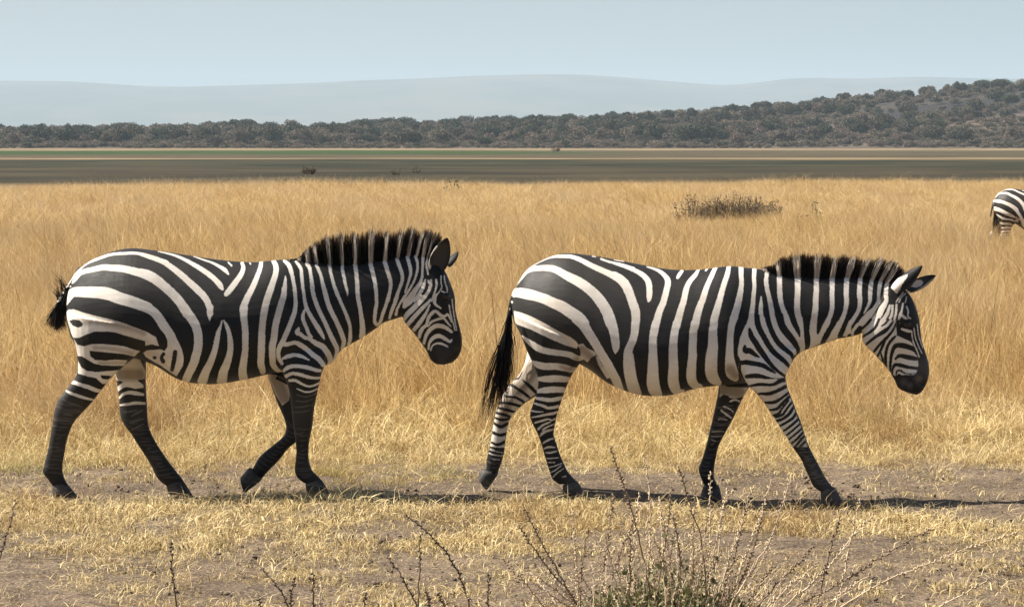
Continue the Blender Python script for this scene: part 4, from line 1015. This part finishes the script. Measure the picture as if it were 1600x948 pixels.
def slope_points(n, d0, d1):
    D = RNG.uniform(d0, d1, n); s = RNG.uniform(-.245, .245, n); return s * D, D, 800 + FPX * s
x, D, s = slope_points(5000, 800, 1260)
open_ = fbm(x / 55, D / 90, 3, 71); right = np.clip((s - 1150) / 200, 0, 1)
burnt = (s > 1330) & (D > 950) & (D < 1055)
k = (open_ > -.30 + .08 * right) & ~(burnt & (RNG.random(len(x)) > .3)) & (RNG.random(len(x)) < np.clip((D - 800) / 90, .10, 1))
sc = np.where(RNG.random(len(x)) < .42, RNG.uniform(.8, 1.2, len(x)), RNG.uniform(.4, .75, len(x))) * (1 - .1 * right)
scatter('woodland', np.stack([x, D - 15, ground_z(x, D - 15) - .3], -1)[k], RNG.random(k.sum()) * 6.283, sc[k], FOREST)
x, D, s = slope_points(9000, 772, 1200); right = np.clip((s - 1150) / 200, 0, 1)
burnt = (s > 1330) & (D > 950) & (D < 1055)
k = (fbm(x / 30, D / 60, 3, 73) > -.25 + .08 * right) & ~(burnt & (RNG.random(len(x)) > .55))
scatter('scrub_undergrowth', np.stack([x, D - 15, ground_z(x, D - 15) - .15], -1)[k], RNG.random(k.sum()) * 6.283, (RNG.uniform(.5, 1.25, len(x)) * np.clip(.45 + (D - 772) / 60, .45, 1))[k], BUSHES)

TREE_KINDS = [(crown_mesh('crown', 3.2, 5.6, 1.8, 2000, 7, .24, LEAF_G, 21), trunk_mesh('trunk', 5.2, .24, 4, 1)),
              (crown_mesh('crown', 4.0, 5.6, 2.0, 2300, 8, .25, LEAF_G, 22), trunk_mesh('trunk', 5.4, .3, 5, 2)),
              (crown_mesh('crown', 2.8, 5.0, 1.6, 1000, 9, .2, LEAF_B, 23), trunk_mesh('trunk', 5.2, .2, 5, 3)),
              (crown_mesh('crown', 3.4, 4.0, 3.0, 1100, 9, .2, LEAF_G, 24, .55), trunk_mesh('trunk', 5.6, .2, 6, 4, .75)),
              (crown_mesh('crown', 3.9, 6.8, .9, 3400, 9, .25, LEAF_G, 25), trunk_mesh('trunk', 5.0, .34, 5, 5))]
def tree(px, D, kind, scale, label, group=None, name='tree'):
    cm, tm = TREE_KINDS[kind]; X = (px - 800) / FPX * D; r = empty(name, (X, D - 15, float(ground_z(X, D - 15)) - .2))
    tag(r, label, 'tree', group); r.rotation_euler = (0, 0, random.random() * 6.283); r.scale = (scale, scale, scale)
    for src, nm in ((cm, 'crown'), (tm, 'trunk')):
        c = src.copy(); c.name = nm; COL.objects.link(c); c.parent = r
    return r
SKY = 'trees along the skyline of the wooded ridge'
for i, px in enumerate(np.sort(RNG.uniform(-40, 1640, 44))):
    if min(abs(px - q) for q in (957, 1375, 1552, 1318, 390, 455, 1256)) < 16: continue
    tree(float(px), float(RNG.uniform(1080, 1170)), int(RNG.choice([0, 0, 1, 1, 2])), float(RNG.uniform(.65, 1.0)), 'small tree on the far skyline with its crown against the sky', SKY)
tree(957, 1110, 3, .95, 'flat-topped acacia standing alone above the middle of the skyline', name='acacia_tree')
tree(1375, 1120, 4, 1.0, 'broad dark rounded tree on the skyline left of the burnt slope')
tree(1552, 1130, 4, .85, 'dense dark tree at the top of the ridge near its right end')
tree(1318, 1120, 1, .95, 'rounded green tree on the skyline beside the broad dark tree')
tree(390, 1040, 1, 1.05, 'largest spreading tree on the low left part of the skyline')
tree(455, 1050, 2, 1.2, 'thin-crowned pale tree rising above the left part of the woods')
tree(1256, 1120, 2, .9, 'thin half-bare tree on the skyline above the brown scrub')
for i, (px, D, sc, lb) in enumerate([(1402, 905, .62, 'dark green bushy tree below the burnt slope among pale scars'), (1466, 900, .66, 'wide dark green tree low on the right slope beside pale soil'),
                                    (1580, 890, .45, 'small dark bush-like tree at the foot of the slope, far right'), (720, 850, .42, 'round dark tree low in the woods left of the middle'),
                                    (328, 840, .40, 'dark tree standing out low in the left woods')]):
    tree(px, D, 4, sc, lb)

# ---------------------------------------------------------------- shrubs out on the plain
def twiggy(name, R, H, n, seed, mats, leaf_n, leaf):
    """low shrub: many fine stems from one base, leaves scattered along them; returns (stems, leaves) meshes"""
    r = np.random.default_rng(seed); parts = []; lp = []
    for i in range(n):
        a = r.random() * 6.283; q = R * math.sqrt(r.random()); h = H * r.uniform(.4, 1.0) * (1 - .5 * (q / R) ** 2)
        b = np.array([math.cos(a) * q * .45, math.sin(a) * q * .45, -.02]); t = np.array([math.cos(a) * q * 1.05, math.sin(a) * q * 1.05, h]); mid = (b + t) / 2 + r.normal(0, .06 * R, 3)
        P = crom(np.array([b, mid, t]), 3); parts.append(tube(P, np.linspace(.012, .004, len(P)) * max(R, .6), 4)); lp.append(P[2:])
    V, F = joined(parts); st = mesh_from('stems', V, F, [mats[0]], link=False)
    lp = np.vstack(lp); k = r.integers(0, len(lp), leaf_n); p = lp[k] + r.normal(0, .05 * max(R, .5), (leaf_n, 3)); p[:, 2] = np.abs(p[:, 2])
    a = r.normal(size=(leaf_n, 3)); a /= np.linalg.norm(a, axis=1, keepdims=True); b = np.cross(a, r.normal(size=(leaf_n, 3))); b /= np.linalg.norm(b, axis=1, keepdims=True); s = leaf * r.uniform(.5, 1.3, (leaf_n, 1))
    V = np.stack([p - a * s, p + b * s * .5, p + a * s, p - b * s * .5], 1).reshape(-1, 3)
    return st, mesh_from('leaves', V, np.arange(4 * leaf_n).reshape(-1, 4), [mats[1]], smooth=False, link=False, attrs=dict(rnd=np.repeat(r.random(leaf_n), 4)))
_t = NT('dry_twig'); TWIG = _t.done(_t.bsdf(_t.mix(_t.noise(_t.obj_pos(), 30, 2), (.075, .052, .038), (.15, .105, .07)), .8, .2))
LEAF_S = leaf_material('shrub_leaf', (.10, .082, .052), (.18, .138, .085), (.12, .095, .06))
LEAF_W = leaf_material('weed_leaf', (.095, .105, .04), (.21, .20, .085), (.17, .155, .07))
def shrub(px, D, R, H, n, leaf_n, leaf, label, mats=(TWIG, LEAF_S), dz=0.0, name='shrub'):
    X = (px - 800) / FPX * D; r = empty(name, (X, D - 15, float(ground_z(X, D - 15)) + dz)); tag(r, label, 'shrub')
    for o in twiggy('s', R, H, n, int(px), mats, leaf_n, leaf):
        COL.objects.link(o); o.parent = r
shrub(1142, 64, 1.0, .78, 340, 12000, .016, 'dark brown bush rising out of the tall golden grass')
shrub(1190, 65, .55, .78, 90, 3000, .022, 'low brown bush on the right side of the larger dark bush')
shrub(1082, 62, .45, .95, 50, 1500, .022, 'thin straggly bush to the left of the larger dark bush')
shrub(1276, 58, .42, .80, 18, 320, .035, 'small green leafy plant in the grass right of the dark bush', (TWIG, LEAF_W))
shrub(710, 92, .40, .95, 12, 120, .05, 'small leafy plant at the far edge of the golden grass', (TWIG, LEAF_W))
shrub(484, 165, .48, .62, 60, 1500, .045, 'dark bush alone on the dull green plain beyond the grass')
shrub(620, 160, .35, .45, 14, 160, .05, 'tiny dark bush on the plain, left one of a close pair')
shrub(652, 170, .30, .45, 12, 130, .05, 'tiny dark bush on the plain, right one of a close pair')
shrub(870, 520, 1.1, 1.3, 30, 400, .10, 'reddish brown bush far out on the pale plain before the woods')

# ---------------------------------------------------------------- dry weeds in the foreground
def weed_material(name, a, b):
    m = NT(name); r = m.attr('rnd').outputs['Fac']; n_ = m.noise(m.obj_pos(), 60, 2)
    return m.done(m.bsdf(m.mix(m.math('MULTIPLY', m.math('ADD', r, n_), .55), a, b), .7, .25))
STEM_D = weed_material('dark_weed_stem', (.045, .032, .025), (.17, .115, .075)); STEM_M = weed_material('brown_weed_stem', (.085, .058, .042), (.34, .24, .15)); STEM_P = weed_material('pale_weed_stem', (.80, .66, .46), (.42, .29, .17))
def stem_mesh(pts, Y, r0, mat, seeds, rng, dense=1.0):
    """stem through trace points at depth Y, with seed capsules set alternately along its upper part"""
    P = np.array(pts, float)[::-1]; W = unproj(P[:, 0], P[:, 1], np.array([0, Y, 0.]), np.array([0, 1., 0]), np.linspace(0, rng.normal(0, .12), len(P)))
    if W[0, 2] > .02:
        d = (W[0] - W[1]); f = min(W[0, 2] / max(-d[2], .05), 1.5); W = np.vstack([[W[0, 0] + d[0] * f * .5, W[0, 1], float(ground_z(W[0, 0], W[0, 1])) - .02], W])
    W = crom(W, 7); m = len(W); W += rng.normal(0, .0025, W.shape); rad = np.linspace(r0, r0 * .45, m); parts = [tube(W, rad, 5)]
    if seeds:
        d = np.concatenate([[0], np.cumsum(np.linalg.norm(np.diff(W, axis=0), axis=1))]); L = d[-1]; u = L * (1 - seeds); sd = 1
        while u < L:
            c = np.array([np.interp(u, d, W[:, a]) for a in range(3)]); c2 = np.array([np.interp(min(u + .01, L), d, W[:, a]) for a in range(3)]); t = c2 - c
            t = t / (np.linalg.norm(t) + 1e-9) if np.linalg.norm(t) > 1e-6 else np.array([0, 0, 1.]); ang = rng.normal(0, .8) + (0 if sd > 0 else math.pi); sd = -sd
            side = np.cross(t, [0, 1, 0]); side /= np.linalg.norm(side) + 1e-9; out = side * math.cos(ang) + np.cross(t, side) * math.sin(ang)
            a = c + out * r0 * .6; b = a + (t * .8 + out * .75) * rng.uniform(.005, .0135); mid = (a + b) / 2
            parts.append(tube([a, mid, b], [r0 * .6, r0 * rng.uniform(.8, 1.45), r0 * .3], 5)); u += rng.uniform(.006, .017) / dense * (2.6 if rng.random() < .12 else 1)
    V, F = joined(parts)
    return mesh_from('stem', V, F, [mat], link=False, attrs=dict(rnd=rng.random(len(V))))
wr = np.random.default_rng(5)
BUSH_STEMS = [  # tip ... base in trace pixels, dark?, seeded share
 ([(817,786),(850,855),(890,925),(915,975)],1,.75),([(809,820),(850,880),(890,925),(920,975)],1,.75),([(789,875),(820,915),(850,940),(880,985)],1,.7),([(895,797),(899,860),(905,960)],0,.8),([(915,837),(908,900),(905,960)],1,.7),
 ([(958,775),(951,835),(940,900),(935,975)],1,.6),([(995,797),(975,850),(955,910),(945,975)],1,.5),([(1006,712),(1013,760),(1016,830),(1008,975)],0,.75),([(953,698),(975,760),(996,830),(1010,900),(1020,975)],1,.35),([(1060,728),(1078,790),(1098,860),(1105,975)],1,.3),
 ([(1050,762),(1042,830),(1030,900),(1025,975)],1,.6),([(1087,752),(1083,830),(1080,975)],0,.7),([(1109,738),(1110,800),(1108,975)],0,.55),([(1137,765),(1125,820),(1112,890),(1100,975)],0,.6),([(1147,765),(1130,790),(1118,900),(1105,975)],0,.4),
 ([(1173,760),(1158,820),(1138,880),(1108,975)],0,.6),([(1205,747),(1190,800),(1168,860),(1125,975)],0,.6),([(1236,748),(1222,790),(1200,850),(1150,930),(1125,985)],0,.45),([(1312,809),(1300,850),(1290,890),(1270,975)],1,.6),([(1344,783),(1332,830),(1318,900),(1298,985)],0,.75),
 ([(1366,803),(1330,840),(1290,890),(1210,960)],0,.8),([(1459,825),(1400,855),(1330,900),(1190,975)],1,.7),([(1600,831),(1530,850),(1440,885),(1350,925),(1270,985)],0,.85),([(1586,869),(1560,897),(1500,930),(1440,965)],0,.8),([(1278,878),(1230,920),(1170,975)],0,.6),
 ([(1362,897),(1310,930),(1250,980)],0,.7),([(1209,884),(1190,910),(1145,980)],1,.6),([(1272,853),(1230,895),(1170,960)],1,.6),([(1190,812),(1172,870),(1140,960)],1,.5),([(1050,800),(1062,870),(1060,975)],1,.5),([(1030,775),(1035,850),(1040,975)],0,.5),([(985,840),(985,900),(980,975)],1,.6),([(1000,770),(990,850),(970,975)],0,.6),([(1165,790),(1150,860),(1120,965)],1,.6)]
def weed_bush():
    root = empty('dry_weed', (.75, -4.0, float(ground_z(.75, -4.0)))); tag(root, 'largest tangle of dry seeded stems, green leaves at its base, in the foreground', 'weed')
    base = np.array(root.location)
    def put(o):
        o.data.transform(Matrix.Translation(-Vector(base))); COL.objects.link(o); o.parent = root
    for pts, dark, sd in BUSH_STEMS:
        put(stem_mesh(pts, -4.0 + wr.normal(0, .12), (.0042 if dark else .0038), STEM_M if dark else STEM_P, sd, wr, 1.1))
    extra = []
    for i in range(150):                                   # shorter, thinner stems filling the middle
        bx = wr.normal(1045, 95); h = wr.uniform(55, 190) * (1 - min(abs(bx - 1050) / 300, .65)); tx = bx + (bx - 1040) * .30 + wr.normal(0, 26)
        o = stem_mesh([(tx, 978 - h), ((bx + tx) / 2 + wr.normal(0, 6), 978 - h * .5), (bx, 980)], -4.0 + wr.normal(0, .17), .0026, STEM_M if wr.random() < .38 else STEM_P, wr.uniform(.3, .75), wr, .9)
        if i < 64: put(o)
        else: extra.append(o)
    for mat in (STEM_M, STEM_P):                           # the many thinnest ones together
        os_ = [o for o in extra if o.data.materials[0] == mat]; parts = []
        for o in os_:
            parts.append((np.array([v.co for v in o.data.vertices]), [list(q.vertices) for q in o.data.polygons]))
        V, F = joined(parts); q = mesh_from('thin_stems', V, F, [mat], link=False, attrs=dict(rnd=wr.random(len(V)))); q['kind'] = 'stuff'; put(q)
    n = 2600; cx = np.where(wr.random(n) < .7, wr.normal(1050, 62, n), wr.normal(930, 40, n)); hh = np.abs(wr.normal(0, .11, n)) * np.exp(-((cx - 1050) / 130) ** 2); p = unproj(cx, np.full(n, 970.), np.array([0, -4.0, 0]), np.array([0, 1., 0]), wr.normal(0, .14, n)); p[:, 2] = .01 + hh
    a = wr.normal(size=(n, 3)) + [0, 0, .7]; a /= np.linalg.norm(a, axis=1, keepdims=True); b = np.cross(a, wr.normal(size=(n, 3))); b /= np.linalg.norm(b, axis=1, keepdims=True); s = wr.uniform(.009, .024, (n, 1))
    V = np.stack([p - a * s, p - a * s * .1 + b * s * .42, p + a * s, p - a * s * .1 - b * s * .42], 1).reshape(-1, 3)
    put(mesh_from('leaves', V, np.arange(4 * n).reshape(-1, 4), [LEAF_W], smooth=False, link=False, attrs=dict(rnd=np.repeat(wr.random(n), 4))))
weed_bush()
for pts, dark, sd, lb in [
    ([(634,806),(668,832),(700,868),(722,910),(737,960),(742,990)],1,.85,'long dark stem arching over to the left, left of the weed tangle'),
    ([(658,834),(656,890),(651,985)],1,.35,'thin upright dark stem crossing between two leaning ones'),
    ([(605,869),(630,905),(648,940),(662,990)],1,.6,'dark stem leaning left from the foot of the thin upright one'),
    ([(684,926),(694,945),(705,985)],1,.8,'short thick dark stem, right one of a close pair'),
    ([(666,922),(671,945),(680,985)],1,.8,'short thick dark stem, left one of a close pair'),
    ([(764,897),(763,930),(761,985)],1,.8,'straight short knobbly stem beside the weed tangle'),
    ([(409,887),(430,912),(447,940),(460,985)],1,.6,'dark stem leaning left in a V with an upright one'),
    ([(460,902),(457,925),(452,985)],1,.8,'knobbly upright stem forming a V with a leaning one'),
    ([(490,895),(489,925),(487,985)],1,.8,'taller of two straight stems side by side right of the V'),
    ([(501,902),(501,930),(500,985)],0,.8,'shorter of two straight stems side by side right of the V'),
    ([(268,846),(269,885),(272,920),(281,985)],1,.6,'lone reddish brown stem on the bare earth at the left'),
    ([(24,780),(17,815),(4,855),(-14,930),(-22,985)],1,.7,'dark knobbly stem leaning in at the left edge of the picture'),
    ([(571,925),(570,945),(572,985)],1,.7,'very short stem poking up at the bottom, between taller ones'),
    ([(405,932),(406,950),(407,985)],1,.6,'stubby stem at the bottom left of the V pair')]:
    o = stem_mesh(pts, -4.0 + wr.normal(0, .05), .0042, STEM_D if dark else STEM_P, sd, wr, 1.0); o.name = 'dry_weed'; COL.objects.link(o); tag(o, lb, 'weed')
